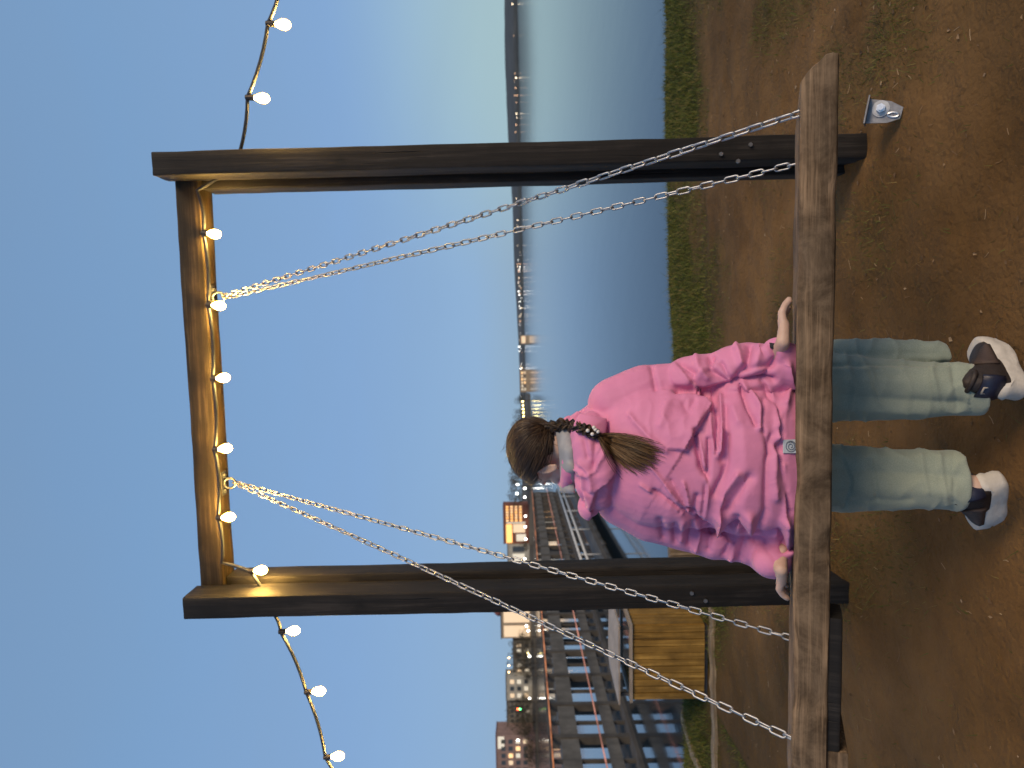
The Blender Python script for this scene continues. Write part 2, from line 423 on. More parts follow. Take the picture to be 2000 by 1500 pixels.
# doubled posts: a front timber standing proud of the beam and a rear timber carrying it
for sg, ztop, tilt in ((1, 2.978, 0), (-1, 2.972, 0)):
    cx = .953 if sg > 0 else -.958
    tl = .0 if sg > 0 else -.006
    p = timber(ztop+.02, .098, .15, 2, seed=3+sg).build('post', M_POSTW, frame, ang=35); put(p, cx+(.012 if sg < 0 else 0), .075, -.02, tl)
    rp = timber(2.872, .10, .135, 2, seed=9+sg).build('rear_post', M_POSTW, frame, ang=35); put(rp, sg*.925, .26, -.02, tl)
    sp = timber(2.84, .07, .040, 2, seed=5+sg).build('spacer_board', M_POSTW, frame, ang=35); put(sp, sg*.945, .171, -.01, tl)
beam = timber(1.88, .14, .105, 0, seed=21).build('top_beam', M_BEAMW, frame, ang=35); beam.location = (-.945, .225, 2.905)
# pale knots of old snow-white paint spatter / bolt heads low on the posts
for s_, z_ in ((.93, .62), (.965, .50), (.90, .55), (-.93, .74), (-.965, .68)):
    m = MB(); m.tube([(0, 0, 0), (0, -.008, 0)], .009, 6); bl = m.build('bolt', M_GALV, frame, ang=35); put(bl, s_, .0, z_)
# eye hooks under the beam
PIV = []
for s_, (x, y) in ((.40, (412, 556)), (-.455, (440, 962))):
    w0 = fr(s_, .225, 2.81); PIV.append(w0)
    m = MB(); m.box(-.055, .055, -.03, .03, .044, .0495)
    m.tube([(.036, 0, .049), (.036, 0, .034)], .009, 6); m.tube([(-.036, 0, .049), (-.036, 0, .034)], .009, 6)
    m.tube([(.024*math.cos(a), 0, .018+.026*math.sin(a)) for a in np.linspace(0, 2*math.pi, 17)[:-1]], .0055, 8, closed=True)
    hk = m.build('eye_hook', M_DARKSTEEL, frame, ang=40); hk.location = (s_, .225, 2.805)
# corner bracket left on the ground by the right post
bk = tag(empty('anchor_bracket', pi(1752, 220, 2.78)), 'shiny bolted steel angle bracket at the foot of the right swing post', 'bracket')
bk.location.z = ground_z(bk.location.x, bk.location.y)+.005
bk.rotation_euler = (R(-28), R(8), R(-12)); bk.scale = (.84,)*3
m = MB(); m.loft([[(x, y_, z) for x, z in ((-.026, 0), (.022, -.004), (.046, .05), (.052, .135), (-.052, .135), (-.046, .05))] for y_ in (-.004, .004)]); m.box(-.060, .060, -.055, .03, .135, .141)
pl = m.build('plate', M_DARKSTEEL, bk)
m = MB(); m.tube([(0.012, -.004, .085), (0.012, -.010, .085)], .036, 20); m.tube([(.012, -.010, .085), (.012, -.013, .085)], .030, 20); bw_ = m.build('washer', M_GALV, bk, ang=35)
m = MB(); m.tube([(0.012, -.013, .085), (0.012, -.030, .085)], .020, 6); m.tube([(0.012, -.030, .085), (0.012, -.040, .085)], .012, 12); bh = m.build('bolt', M_BOLT, bk, ang=35)
m = MB(); m.tube([(.010*math.cos(a)+(-.012), -.007, .03+.022*math.sin(a)) for a in np.linspace(0, 2*math.pi, 17)[:-1]], .0045, 8, closed=True); sl_ = m.build('slot_rim', M_BOLT, bk, ang=35)
# ------------------------------------------------------------------ swing seat and chains
TH = R(18.5)
ES = Vector((math.cos(YAW), -math.sin(YAW), 0)).normalized()
ED = Vector((math.sin(YAW)*math.cos(TH), math.cos(YAW)*math.cos(TH), -math.sin(TH))); EN = ES.cross(ED).normalized()
S0 = Vector((-.1225, 1.87, .772))            # middle of the seat's near top edge
SEAT_D, SEAT_T = .44, .086
def st(s, d, n_=0): return S0 + ES*s + ED*d + EN*n_
swing = tag(empty('swing', st(-.1, SEAT_D/2, -SEAT_T/2)), 'wide weathered plank swing hanging on four galvanised chains', 'swing')
swing.rotation_mode = 'QUATERNION'
rot = Matrix((ES, ED, EN)).transposed(); swing.rotation_quaternion = rot.to_quaternion()
SW_INV = (Matrix.Translation(swing.location) @ rot.to_4x4()).inverted()
seat = timber(1.985, SEAT_D, SEAT_T, 0, bev=.013, jit=.0042, seed=31, stations=90, chip=.042, endskew=(-.022, -.030)).build('seat_plank', M_SEATW, swing, ang=50)
seat.location = (-1.03, 0, 0)
# cross batten bolted under the left end
bt = timber(SEAT_D*.96, .11, .05, 1, bev=.005, seed=44).build('batten', M_SEATW, swing, ang=40); bt.location = (-.80, -SEAT_D*.48, -.068)
bt2 = timber(.66, .10, .036, 0, bev=.006, seed=47).build('underside_shade_board', M_POSTW, swing, ang=40); bt2.location = (-1.05, -SEAT_D/2+.060, -.057)  # dark board added to stand in for the plank's shaded underside
m = MB(); m.tube([(0, 0, 0), (0, -.012, 0)], .016, 6); m.tube([(0, -.012, 0), (0, -.022, 0)], .009, 10); b9 = m.build('bolt', M_BOLT, swing, ang=35); b9.location = (-.90, -SEAT_D/2+.012, -.064)
def link_mesh(m, c, t, nrm, L=.050, W=.0225, r=.0031):
    """one oval chain link centred at c, long axis t, lying in the plane with normal nrm"""
    b = nrm.cross(t).normalized(); hl = L/2-W/2; rr = W/2-r; pts = []
    for k in range(7): a = -math.pi/2+math.pi*k/6; pts.append(c + t*(hl+rr*math.cos(a)) + b*(rr*math.sin(a)))
    for k in range(7): a = math.pi/2+math.pi*k/6; pts.append(c + t*(-hl+rr*math.cos(a)) + b*(rr*math.sin(a)))
    m.tube(pts, r, 7, closed=True)
def chain(p0, p1, seed):
    rnd = random.Random(seed); m = MB()
    d = p1-p0; L = d.length; k = round(L/.0378); pitch = L/k
    sag = .012
    def pos(f): return p0 + d*f + Vector((0, 0, -sag*4*f*(1-f)))
    tw = rnd.uniform(0, 3.14)
    for i in range(k):
        f = (i+.5)/k; c = pos(f); t = (pos(min(1, f+.01))-pos(max(0, f-.01))).normalized()
        a = t.cross(Vector((0, 1, 0))).normalized(); b = t.cross(a)
        ang = tw + (i % 2)*math.pi/2 + f*1.1 + rnd.gauss(0, .12)
        link_mesh(m, c, t, a*math.cos(ang)+b*math.sin(ang), L=pitch+.0122)
    return m
ends = [(PIV[0]+Vector((.004, -.014, -.01)), st(.775, .035, -.02), 'r near'), (PIV[0]+Vector((0, .014, -.012)), st(.715, SEAT_D-.05, -.02), 'r far'),
        (PIV[1]+Vector((.004, -.014, -.01)), st(-.85, .04, -.02), 'l near'), (PIV[1]+Vector((0, .014, -.012)), st(-.72, SEAT_D-.05, -.02), 'l far')]
for i, (a, b_, _) in enumerate(ends):
    m = chain(a, b_, 50+i)
    vv = np.concatenate(m.v); vv = np.array([tuple(SW_INV @ Vector(p)) for p in vv])
    m.v = [vv]; m.build('chain', M_GALV, swing, smooth=True)
# ------------------------------------------------------------------ string of bulbs
M_CABLE = simple('black_cable', (.035, .04, .05), .6, .2, 40, .1)
M_SOCK = simple('bulb_socket', (.03, .022, .016), .5, .2, 60, .1)
M_BULB = emit('warm_bulb_glass', (1.0, .58, .13), 620)
_nt = M_BULB.node_tree; _b = _nt.nodes['Principled BSDF']; _lw = N_(_nt, 'ShaderNodeLayerWeight', Blend=.5)
_nt.links.new(ramp(_nt, _lw.outputs['Facing'], [(0, (1, .60, .16)), (.28, (1, .56, .12)), (.50, (.0040, .0022, .0003)), (.8, (.0026, .0012, .00011)), (1, (.0017, .0006, .00004))]), _b.inputs['Emission Color'])
bulbs = [(553, 48, 2.92, 1), (512, 192, 3.03, 1), (418, 457, 3.225, 0), (427, 597, 3.245, 0), (436, 738, 3.26, 0), (440, 876, 3.275, 0), (446, 1010, 3.29, 0),
         (509, 1114, 3.335, 0), (573, 1232, 3.42, 1), (623, 1350, 3.45, 1), (660, 1477, 3.49, 1)]
strg = tag(empty('string_lights', fr(0, .12, 2.84)), 'string of warm glowing globe bulbs on a black cable along the swing beam', 'string lights')
SL_INV = Matrix.Translation(-strg.location)
def wl(p): return SL_INV @ p
cab = [pi(600, -620, 2.45), pi(575, -300, 2.65), pi(552, -60, 2.84)]
socks = []
for (x, y, D, free) in bulbs:
    up = 27 if free else 21
    tl = {1: .12, 0: .05}[free]
    top = pi(x-up*3.2/D, y-(2 if y < 700 else -2), D); ctr = pi(x, y, D)
    socks.append((top, ctr))
mid = pi(462, 318, 3.19)
for k, (top, ctr) in enumerate(socks):
    if k == 2: cab += [mid, fr(.86, .12, 2.845)]
    if k == 7: cab += [fr(-.80, .125, 2.84)]
    if k == 8: cab += [pi(527, 1190, 3.40)]
    cab.append(top)
cab += [pi(690, 1600, 3.55), pi(735, 1850, 3.7), pi(770, 2200, 3.9)]
# smooth the cable by subdividing with sag between sockets
cp = []
for i in range(len(cab)-1):
    for k in range(6):
        f = k/6; p = cab[i].lerp(cab[i+1], f); p = p + Vector((0, 0, -.012*4*f*(1-f))); cp.append(wl(p))
cp.append(wl(cab[-1]))
m = MB(); m.tube(cp, .0078, 7); m.build('cable', M_CABLE, strg, smooth=True)
for (top, ctr) in socks:
    d = (ctr-top).normalized()
    m = MB(); m.tube([wl(top - d*.008), wl(top+d*.010), wl(top+d*.030)], [.010, .0125, .0115], 12)
    so_ = m.build('socket', M_SOCK, strg, ang=40)
    m = MB(); q = d.to_track_quat('Z', 'Y').to_matrix()
    rg = []
    for zz, r_ in ((-.034, .0100), (-.027, .0115), (-.018, .0175), (-.006, .0222), (.006, .0232), (.016, .0214), (.024, .0168), (.030, .0100), (.0325, .003)):
        rg.append([tuple(wl(ctr) + q @ Vector((r_*math.cos(2*math.pi*j/16), r_*math.sin(2*math.pi*j/16), zz))) for j in range(16)])
    m.loft(rg); bo = m.build('bulb', M_BULB, so_, smooth=True)
# ------------------------------------------------------------------ far shore
m_hill, nth, bh_ = new_mat('far_hills')
nth.links.new(ramp(nth, noise(nth, coords(nth, (1, 1, 1)), .02, 5), [(.3, (.030, .040, .048)), (.7, (.055, .065, .07))]), bh_.inputs['Base Color']); bh_.inputs['Roughness'].default_value = 1  # distance haze is put into the hills' blue-grey base colour
def ridge(name, prof, D, depth, mat, base=WATER-1):
    """a hill range: prof = list of (photo y, photo x of the skyline)"""
    rings = []
    ys = np.linspace(prof[0][0], prof[-1][0], 90)
    for y in ys:
        x = np.interp(y, [p[0] for p in prof], [p[1] for p in prof]) + 1.0*mnoise.noise(Vector((y*.045, 3, 1)))+.6*mnoise.noise(Vector((y*.15, 7, 1)))
        top = pi(x, y, D+depth*.35); fx = pi(x, y, D)
        rings.append([(fx.x, D, base), (fx.x, D+depth*.1, WATER+.35*(top.z-WATER)), (top.x, D+depth*.35, top.z), (top.x*1.05, D+depth*.7, WATER+.6*(top.z-WATER)), (top.x*1.1, D+depth, base)])
    m = MB(); m.loft(rings, cap=True); o = m.build(name, mat, smooth=True); tag(o, kind='structure'); return o
ridge('hills', [(-260, 983), (0, 985), (120, 986), (280, 993), (400, 1001), (520, 1004), (600, 1009), (700, 1014), (900, 1019), (1200, 1027), (1700, 1034)], 2000, 700, m_hill)
M_DL = [emit('distant_lamp', (1.0, .78, .50), 9), emit('distant_lamp_white', (1, .95, .85), 9), emit('distant_lamp_orange', (1, .55, .28), 6)]
# town lights strung along the far shore
mm = MB(); rr_ = random.Random(5)
lights = [(1001, 8, 2), (1002, 28, 0), (999, 90, 0), (1008, 152, 2.2), (1007, 172, 1.6), (1008, 200, 1.2), (1009, 222, 2), (1008, 244, 1.6), (1007, 258, 1.3), (1012, 508, 1), (1011, 516, 1.3), (1013, 530, 1.6), (1013, 543, 1.3), (1013, 552, 1), (1013, 569, 2), (1014, 576, 2), (1014, 590, 1), (1015, 598, 1.2), (1016, 603, 1), (1016, 618, 1), (1016, 627, 1.4), (1014, 677, 2), (1014, 686, 1.6), (1017, 720, 2), (1018, 745, 1.5)]
for k in range(70): lights.append((1001+.021*(y0 := (rr_.uniform(20, 790) if rr_.random() < .35 else rr_.uniform(480, 800)))+rr_.uniform(-1, 5), y0, rr_.uniform(.6, 1.3)))
for x, y, s in lights:
    if s: mm.cur = rr_.choice((0, 1, 1, 2)) if y > 450 else rr_.choice((0, 2, 2)); mm.ball(pi(x, y, 1985), .62*s, 6, 5)
o = mm.build('distant_town_lights', None, mats=M_DL); tag(o, 'tiny lights of the town along the far lake shore', 'town lights', kind='stuff')
# ------------------------------------------------------------------ near town shore on the left
m_shore = simple('shore_earth', (.06, .055, .045), .95, .35, .05, 0)
ys = np.linspace(770, 1720, 60); rings = []
for y in ys:
    wob = 1.5*mnoise.noise(Vector((y*.02, 1, 1)))
    D0 = 520-(y-770)*.045
    x0 = pi(1040, y, D0).x
    k = min(1, max(.0, (y-775)/60))
    rings.append([(x0, D0+wob, WATER-1), (x0, D0+4+wob, WATER+.8), (x0*1.02, D0+20, WATER+1+2*k), (x0*1.3, D0+260, WATER+2+6*k), (x0*1.3, D0+262, WATER-1)])
m = MB(); m.loft(rings); shore = m.build('far_bank', m_shore); tag(shore, kind='structure')
def shoreD(y): return 520-(y-770)*.045
def glow_wall(name, wall, lit, sx_, sy_, frac, strength):
    """facade of windows: some lit"""
    m, nt, b = new_mat(name)
    return m
M_WL = [emit('lit_window_warm', (1.0, .62, .30), 1.0), emit('lit_window_cream', (1.0, .78, .52), .34), emit('lit_window_orange', (1.0, .50, .16), 1.3), emit('lit_window_pale', (.9, .85, .70), .3)]
M_WD = simple('dark_window', (.05, .06, .07), .15, .2, 1, 0)
M_WALLS = {'brick': simple('brick_wall', (.20, .075, .05), .9, .2, .3, 0), 'beige': simple('beige_render', (.34, .27, .19), .9, .15, .3, 0), 'pale': simple('pale_render', (.36, .35, .30), .9, .2, .3, 0),
           'pink': simple('pinkish_render', (.25, .17, .15), .9, .2, .3, 0), 'grey': simple('grey_render', (.16, .155, .14), .9, .3, .2, 0)}
M_ROOF = simple('red_roof', (.16, .05, .045), .85, .3, .4, 0); M_ROOFG = simple('grey_roof', (.10, .10, .10), .85, .3, .4, 0)
def building(label, y0, y1, xt, wall, wins, roof='flat', off=18, depth=14, name='building'):
    D = shoreD((y0+y1)/2)+off
    a = pi(xt, y1, D); b = pi(xt, y0, D)
    x0, x1, zt = a.x, b.x, (a.z+b.z)/2; zb = WATER+1.0
    root = tag(empty(name, ((x0+x1)/2, D+depth/2, zb)), label, 'building')
    ox, oy = (x0+x1)/2, D+depth/2
    m = MB(); m.box(x0-ox, x1-ox, -depth/2, depth/2, -1.5, zt-zb); m.build('wall', M_WALLS[wall], root)
    W = x1-x0; H = zt-zb
    m = MB()
    if roof == 'hip':
        h = .16*W
        m.add([(x0-ox-.5, -depth/2-.5, H), (x1-ox+.5, -depth/2-.5, H), (x1-ox+.5, depth/2+.5, H), (x0-ox-.5, depth/2+.5, H), (x0-ox+W*.3, 0, H+h), (x1-ox-W*.3, 0, H+h)], [(0, 1, 5, 4), (1, 2, 5), (2, 3, 4, 5), (3, 0, 4), (3, 2, 1, 0)])
        m.build('roof', M_ROOF, root)
    elif roof == 'turret':
        m.box(x0-ox-.4, x1-ox+.4, -depth/2-.4, depth/2+.4, H, H+.5); m.build('roof', M_ROOFG, root)
        m = MB(); cx = x1-ox-W*.18
        m.loft([[(cx+r_*math.cos(2*math.pi*j/10), -depth/4+r_*math.sin(2*math.pi*j/10), H+.5+z) for j in range(10)] for r_, z in ((2.6, 0), (2.9, 1.4), (2.2, 2.8), (1.1, 3.9), (.2, 4.6))])
        m.build('turret', M_ROOF, root, smooth=True)
    else:
        m.box(x0-ox-.3, x1-ox+.3, -depth/2-.3, depth/2+.3, H, H+.45); m.build('roof', M_ROOF if roof == 'red' else M_ROOFG, root)
    for (fx0, fx1, fz0, fz1, mt) in wins:      # fractions of the facade
        m = MB(); e = .10
        m.box(x0-ox+W*fx0, x0-ox+W*fx1, -depth/2-.06, -depth/2+.02, H*fz0, H*fz1)
        m.build('window', M_WD if mt < 0 else M_WL[mt], root)
    return root
def grid(n, r, lit, x0=.06, x1=.94, z0=.18, z1=.92, seed=0, p=.45):
    q = random.Random(seed); o = []
    for i in range(n):
        for j in range(r):
            a = x0+(x1-x0)*(i+.18)/n; b = x0+(x1-x0)*(i+.78)/n; c = z0+(z1-z0)*(j+.2)/r; d = z0+(z1-z0)*(j+.78)/r
            o.append((a, b, c, d, q.choice(lit) if q.random() < p else -1))
    return o
building('brick block with small lit windows and a long lit orange sign strip', 986, 1062, 984, 'brick', grid(6, 4, (0, 0, 2), .56, .98, .3, .95, 3, .95)+[(.02, .50, .70, .92, 2), (.28, .50, .22, .66, 1), (.52, .55, .2, .9, 3), (.06, .24, .2, .55, 3)], 'red', name='apartment_building')
building('low pale building by the left post behind the pier', 1064, 1100, 992, 'pale', [(.1, .5, .3, .8, 3), (.6, .9, .3, .8, -1)], 'flat')
building('beige building with a red turret and two cream lit floors', 1188, 1247, 979, 'beige', [(.05, .42, .12, .92, 1), (.52, .90, .12, .92, 1)], 'turret')
building('pale building front with a square of bright windows', 1322, 1368, 989, 'pale', grid(3, 3, (1, 3, 3), seed=4, p=.75), 'flat')
building('pinkish tall building at the left edge of the far bank', 1436, 1530, 970, 'pink', grid(6, 4, (3, 1, 0), seed=9, p=.3)+[(.72, .97, .80, .96, 3)], 'red', off=10, depth=20)
building('long grey building between the trees with a row of pale windows', 1252, 1318, 1003, 'grey', grid(6, 2, (1, 3), seed=12, p=.5), 'flat', off=22)
building('dark grey building with few lit windows beside the pinkish one', 1372, 1434, 991, 'grey', grid(6, 4, (3, 0), seed=22, p=.12), 'flat', off=24)
building('low warm lit waterside building far across the lake', 722, 766, 1016, 'beige', grid(6, 2, (1, 0, 3), seed=5, p=.8), 'flat', off=60)
building('small warm lit house alone on the far shore', 655, 672, 1016, 'beige', [(.1, .9, .2, .8, 1)], 'flat', off=60)
for _b in ():
    pass
# trees on the far bank
M_TRUNK = simple('bark', (.05, .04, .03), .95, .3, 4, 0)
m_tree, ntt, btt = new_mat('bare_crown'); gi = ntt.nodes.new('ShaderNodeNewGeometry')
ntt.links.new(ramp(ntt, gi.outputs['Random Per Island'], [(0, (.030, .027, .018)), (.6, (.065, .056, .036)), (1, (.10, .085, .055))]), btt.inputs['Base Color']); btt.inputs['Roughness'].default_value = 1
def tree(y, xt, wpx, label, off=8, seed=0):
    q = random.Random(seed); D = shoreD(y)+off
    top = pi(xt, y, D); H = top.z-WATER-1; W = wpx/F_PX*D
    root = tag(empty('tree', (top.x, D, WATER+.8)), label, 'tree', 'bare trees on the far bank')
    m = MB(); m.tube([(0, 0, -.5), (.1, 0, H*.3), (0, .1, H*.7)], [.3, .22, .08], 7)
    for k in range(6):
        a = q.uniform(0, 6.28); m.tube([(0, 0, H*.3+k*H*.05), (math.cos(a)*W*.3, math.sin(a)*W*.3, H*(.55+.05*k))], [.12, .03], 5)
    m.build('trunk', M_TRUNK, root)
    v = []; f = []; n_ = 0
    lob = [(q.uniform(-.33, .33)*W, q.uniform(-.3, .3)*W, H*q.uniform(.38, .82), q.uniform(.16, .30)*W) for _ in range(9)]
    for k in range(900):
        c = q.choice(lob); th = q.uniform(0, 6.28); ph = math.acos(q.uniform(-1, 1)); r_ = c[3]*q.uniform(.6, 1.05)
        p = Vector((c[0]+r_*math.sin(ph)*math.cos(th), c[1]+r_*math.sin(ph)*math.sin(th), c[2]+r_*math.cos(ph)*.9))
        p.z = min(p.z, H); s_ = q.uniform(.18, .42)*W/14
        a = Vector((q.gauss(0, 1), q.gauss(0, 1), q.gauss(0, 1))).normalized()*s_; b = Vector((q.gauss(0, 1), q.gauss(0, 1), q.gauss(0, 1))).normalized()*s_
        v += [tuple(p-a), tuple(p+b), tuple(p+a), tuple(p-b)]; f.append((n_, n_+1, n_+2, n_+3)); n_ += 4
    mesh_obj('crown', v, f, m_tree, root, smooth=False)
for i, (y, xt, wpx, lb) in enumerate([(783, 1004, 26, 'small round bare tree nearest the yellow lamps'), (812, 1001, 34, 'round bare tree just right of the person\'s head'), (836, 998, 36, 'wide bare tree behind the person\'s head'),
        (872, 1000, 50, 'bare tree hidden behind the braided hair'), (925, 993, 44, 'grey bare tree left of the person\'s face'), (950, 988, 48, 'tallest grey bare tree between face and brick block'), (976, 990, 40, 'bare tree touching the brick block'),
        (1258, 986, 34, 'bare tree beside the turret building'), (1283, 983, 36, 'dark bare tree with warm lamps in front'), (1306, 986, 30, 'bare tree right of the pale square windows'), (1385, 985, 44, 'broad bare tree behind the traffic signal'), (1412, 986, 44, 'dark bare tree next to the pinkish building')]):
    tree(y, xt, wpx, lb, off=6 if i not in (3,) else 12, seed=i)
for i, (y, xt, wpx, lb) in enumerate([(1244, 1012, 30, 'low bush covering the left foot of the turret building'), (1264, 1018, 36, 'low bush under the long grey building'), (1296, 1016, 40, 'wide low bush below the amber lamps'), (1321, 1020, 26, 'low bush at the right foot of the bright windows'), (1372, 1012, 34, 'low bush at the left foot of the bright windows'), (1398, 1018, 44, 'wide low bush below the traffic signal'), (1428, 1010, 36, 'bush before the right edge of the pinkish building'), (1470, 1024, 50, 'wide low bush before the pinkish building'), (1066, 1014, 24, 'low bush at the left foot of the brick block')]):
    tree(y, xt, wpx, lb, off=3, seed=40+i)
# street lamps on the near town shore
M_POLE = simple('lamp_pole', (.06, .06, .065), .6, .2, 5, 0)
M_LAMPS = {'w': emit('street_lamp_white', (1, .97, .88), 22), 'y': emit('street_lamp_yellow', (1, .80, .30), 16), 'o': emit('street_lamp_amber', (1, .62, .28), 9), 'r': emit('signal_red', (1, .10, .03), 14), 'g': emit('signal_green', (.1, 1, .25), 10)}
def lamp(x, y, c, label, off=1.0, rad=.62):
    D = shoreD(y)+off; p = pi(x, y, D)
    zb = WATER+.6
    root = tag(empty('street_lamp', (p.x, D, zb)), label, 'street lamp', 'street lamps on the far bank')
    m = MB(); m.tube([(0, .5, -.5), (0, .5, p.z-zb+.5), (0, .2, p.z-zb+.75)], [.11, .08, .06], 6); m.build('pole', M_POLE, root)
    m = MB(); m.ball((0, 0, p.z-zb), (rad*.8, rad*.5, rad), 8, 6); m.build('lamp_head', M_LAMPS[c], root, smooth=True)
L_ = [(1011, 946, 'w', 'white lamp high behind the person\'s face'), (1025, 954, 'w', 'white lamp low behind the person\'s face'), (1010, 964, 'w', 'white lamp in front of the tallest grey tree'), (1025, 971, 'w', 'white lamp under the tallest grey tree'),
      (1026, 1008, 'w', 'white lamp at the right corner of the brick block'), (1026, 1029, 'w', 'white lamp before the middle of the brick block'), (1027, 1053, 'w', 'white lamp at the left corner of the brick block'), (1025, 1091, 'w', 'white lamp by the low pale building next to the post'),
      (1028, 1222, 'w', 'upper white lamp in front of the turret building'), (1032, 1232, 'w', 'second white lamp in front of the turret building'), (1034, 1282, 'w', 'white lamp under the dark tree'), (1031, 1276, 'y', 'yellow lamp under the dark tree'),
      (994, 1285, 'o', 'amber lamp high on the slope beside the dark tree'), (994, 1300, 'o', 'amber lamp in the middle of the high row'), (994, 1313, 'o', 'amber lamp at the left end of the high row'), (1034, 1364, 'w', 'white lamp at the foot of the square of bright windows'), (1012, 1446, 'w', 'white lamp before the pinkish building')]
for k, y in enumerate((784, 792, 799, 806, 813, 820, 827)): L_.append((1021+.4*k, y, 'y', f'yellow lamp of the close row by the person\'s head, {["first at its lake end", "second from the lake", "third from the lake", "middle one", "third from the head", "second from the head", "nearest the head"][k]}'))
for i, (x, y, c, lb) in enumerate(L_): lamp(x, y, c, lb, rad=.62 if i < 17 else .5)
# traffic signal with red and green lenses
D = shoreD(1385)-.5; p = pi(1013, 1385, D); zb = WATER+.6
ts = tag(empty('traffic_signal', (p.x, D, zb)), 'traffic signal showing red and green by the far bank', 'traffic signal')
m = MB(); m.tube([(0, .4, -.5), (0, .4, p.z-zb+1)], .12, 6); m.build('pole', M_POLE, ts)
m = MB(); m.box(-.5, .5, .1, .4, p.z-zb-1.7, p.z-zb+1.4); m.build('housing', M_POLE, ts)
m = MB(); m.ball((0, 0, p.z-zb+.6), (.55, .3, .55), 8, 6); m.build('red_lens', M_LAMPS['r'], ts, smooth=True)
m = MB(); m.ball((0, 0, p.z-zb-.9), (.55, .3, .55), 8, 6); m.build('green_lens', M_LAMPS['g'], ts, smooth=True)
# ------------------------------------------------------------------ timber pier standing in the lake on the left
M_PIER = simple('dark_pier_timber', (.060, .056, .050), .8, .4, 1.2, .2); M_PIERL = simple('grey_pier_deck', (.10, .098, .09), .85, .35, 1.5, .2)
def led(name, col, s0):
    m, nt, b = new_mat(name); f = noise(nt, coords(nt, (1, 1, 1)), .35, 3, .7)
    b.inputs['Base Color'].default_value = (*[c*.3 for c in col], 1); b.inputs['Emission Color'].default_value = (*col, 1)
    mr = N_(nt, 'ShaderNodeMapRange'); nt.links.new(f, mr.inputs[0]); mr.inputs[1].default_value = .36; mr.inputs[2].default_value = .66; mr.inputs[3].default_value = .05*s0; mr.inputs[4].default_value = s0
    nt.links.new(mr.outputs[0], b.inputs['Emission Strength']); return m
M_LED = led('orange_light_strip', (1.0, .34, .12), 1.0); M_LED2 = led('pink_light_strip', (1.0, .42, .30), .75)
PX, PW, PY0, PY1 = -14.0, 1.7, 17.0, 96.0
pier = tag(empty('pier', (PX, 50, WATER)), 'long dark timber pier on posts with rails and orange light strips', 'pier')
def zz(d): return EYE-d-WATER           # height in the pier's own frame from a drop below the eye
def pbox(name, mat, x0, x1, y0, y1, d0, d1): 
    m = MB(); m.box(x0, x1, y0-50, y1-50, zz(d1), zz(d0)); return m.build(name, mat, pier)
pbox('deck', M_PIER, -PW, -.06, PY0, PY1, 1.22, 1.50)
pbox('fascia', M_PIERL, -.10, .0, PY0, PY1, 1.16, 1.86)
pbox('parapet', M_PIERL, -.09, .02, PY0, PY1, 2.92, 3.40)
pbox('rear_parapet', M_PIER, -PW-.05, -PW+.05, PY0, PY1, 3.36, 3.5)
pbox('lower_deck', M_PIER, -PW-.3, .35, PY0, PY1, 3.86, 4.02)
pbox('handrail', M_PIERL, .02, .10, PY0, PY1, .74, .82)
pbox('rear_handrail', M_PIER, -PW-.05, -PW+.05, PY0, PY1, .74, .84)
pbox('light_strip', M_LED, .10, .135, PY0, PY1, .755, .80)
pbox('light_strip', M_LED2, .30, .335, PY0, PY1, 2.64, 2.685)
y = PY0; k = 0; rp_ = random.Random(3)
while y <= PY1:
    wd = .30 if k % 2 == 0 else .13
    pbox('pier_post', M_PIER, -wd*.5-.10, wd*.5-.10, y, y+wd, .76, 4.9)
    if k % 2 == 0: pbox('pier_post', M_PIER, -PW-.15, -PW+.15, y, y+.3, .76, 4.9)
    y += 1.55+rp_.uniform(-.12, .12); k += 1
k = 0
for y in np.arange(PY0+.8, 62, 3.1):     # closed boards filling some of the bays
    if rp_.random() < .16: pbox('bay_panel', M_PIER, -.13, -.03, y-.6, y+.75, 1.86, 2.92)
for y in (52.0, 56.5, 64.5): pbox('lit_window', M_WL[1], -.16, -.04, y, y+1.3, 1.9, 2.6)
# white pipe jetty beside the pier
M_WHITE = simple('white_painted_pipe', (.52, .54, .54), .5, .15, 3, .1)
jt = tag(empty('jetty', (-8.1, 38, WATER)), 'narrow jetty with a double white pipe rail beside the pier', 'jetty')
m = MB(); m.box(-1.0, .1, -9, 22, .35, .55); m.build('deck', M_PIER, jt)
for h in (1.55, 1.25):
    m = MB(); m.tube([(0, -9, h), (0, 22, h)], .06, 8); m.build('rail', M_WHITE, jt, smooth=True)
for yy in range(-9, 23, 6):
    m = MB(); m.tube([(0, yy, .5), (0, yy, 1.55)], .03, 8); m.build('rail_post', M_WHITE, jt, smooth=True)
# ------------------------------------------------------------------ things on the near bank
M_SLAT = wood('yellow_slats', (.27, .155, .030), (.52, .32, .080), 2, .6, .7); M_TRIM = simple('pale_trim', (.30, .26, .22), .7, .2, 10, .1); M_LID = simple('dark_lid', (.06, .06, .065), .6, .3, 6, .2)
c0 = pt(230, 1392, 5.95)
bn = tag(empty('litter_bin', (c0.x-.06, c0.y+.3, ground_z(c0.x, c0.y)), -.12), 'yellow slatted wooden litter bin under a flat lid', 'litter bin')
W, Dp, H = .62, .58, .60
m = MB(); q = random.Random(2)
def slats(x0, x1, n_, front, m):
    for i in range(n_):
        a = x0+(x1-x0)*i/n_; b = x0+(x1-x0)*(i+1)/n_-.006; t = q.uniform(0, .006)
        if front: m.box(a, b, -Dp/2-t, -Dp/2+.02, .03, H+q.uniform(-.004, .004))
        else: m.box(-t-W/2, -W/2+.02, a, b, .03, H)
for lst in (0,):
    slats(-W/2, W/2, 11, True, m)
bo = m.build('slat_panel', M_SLAT, bn)
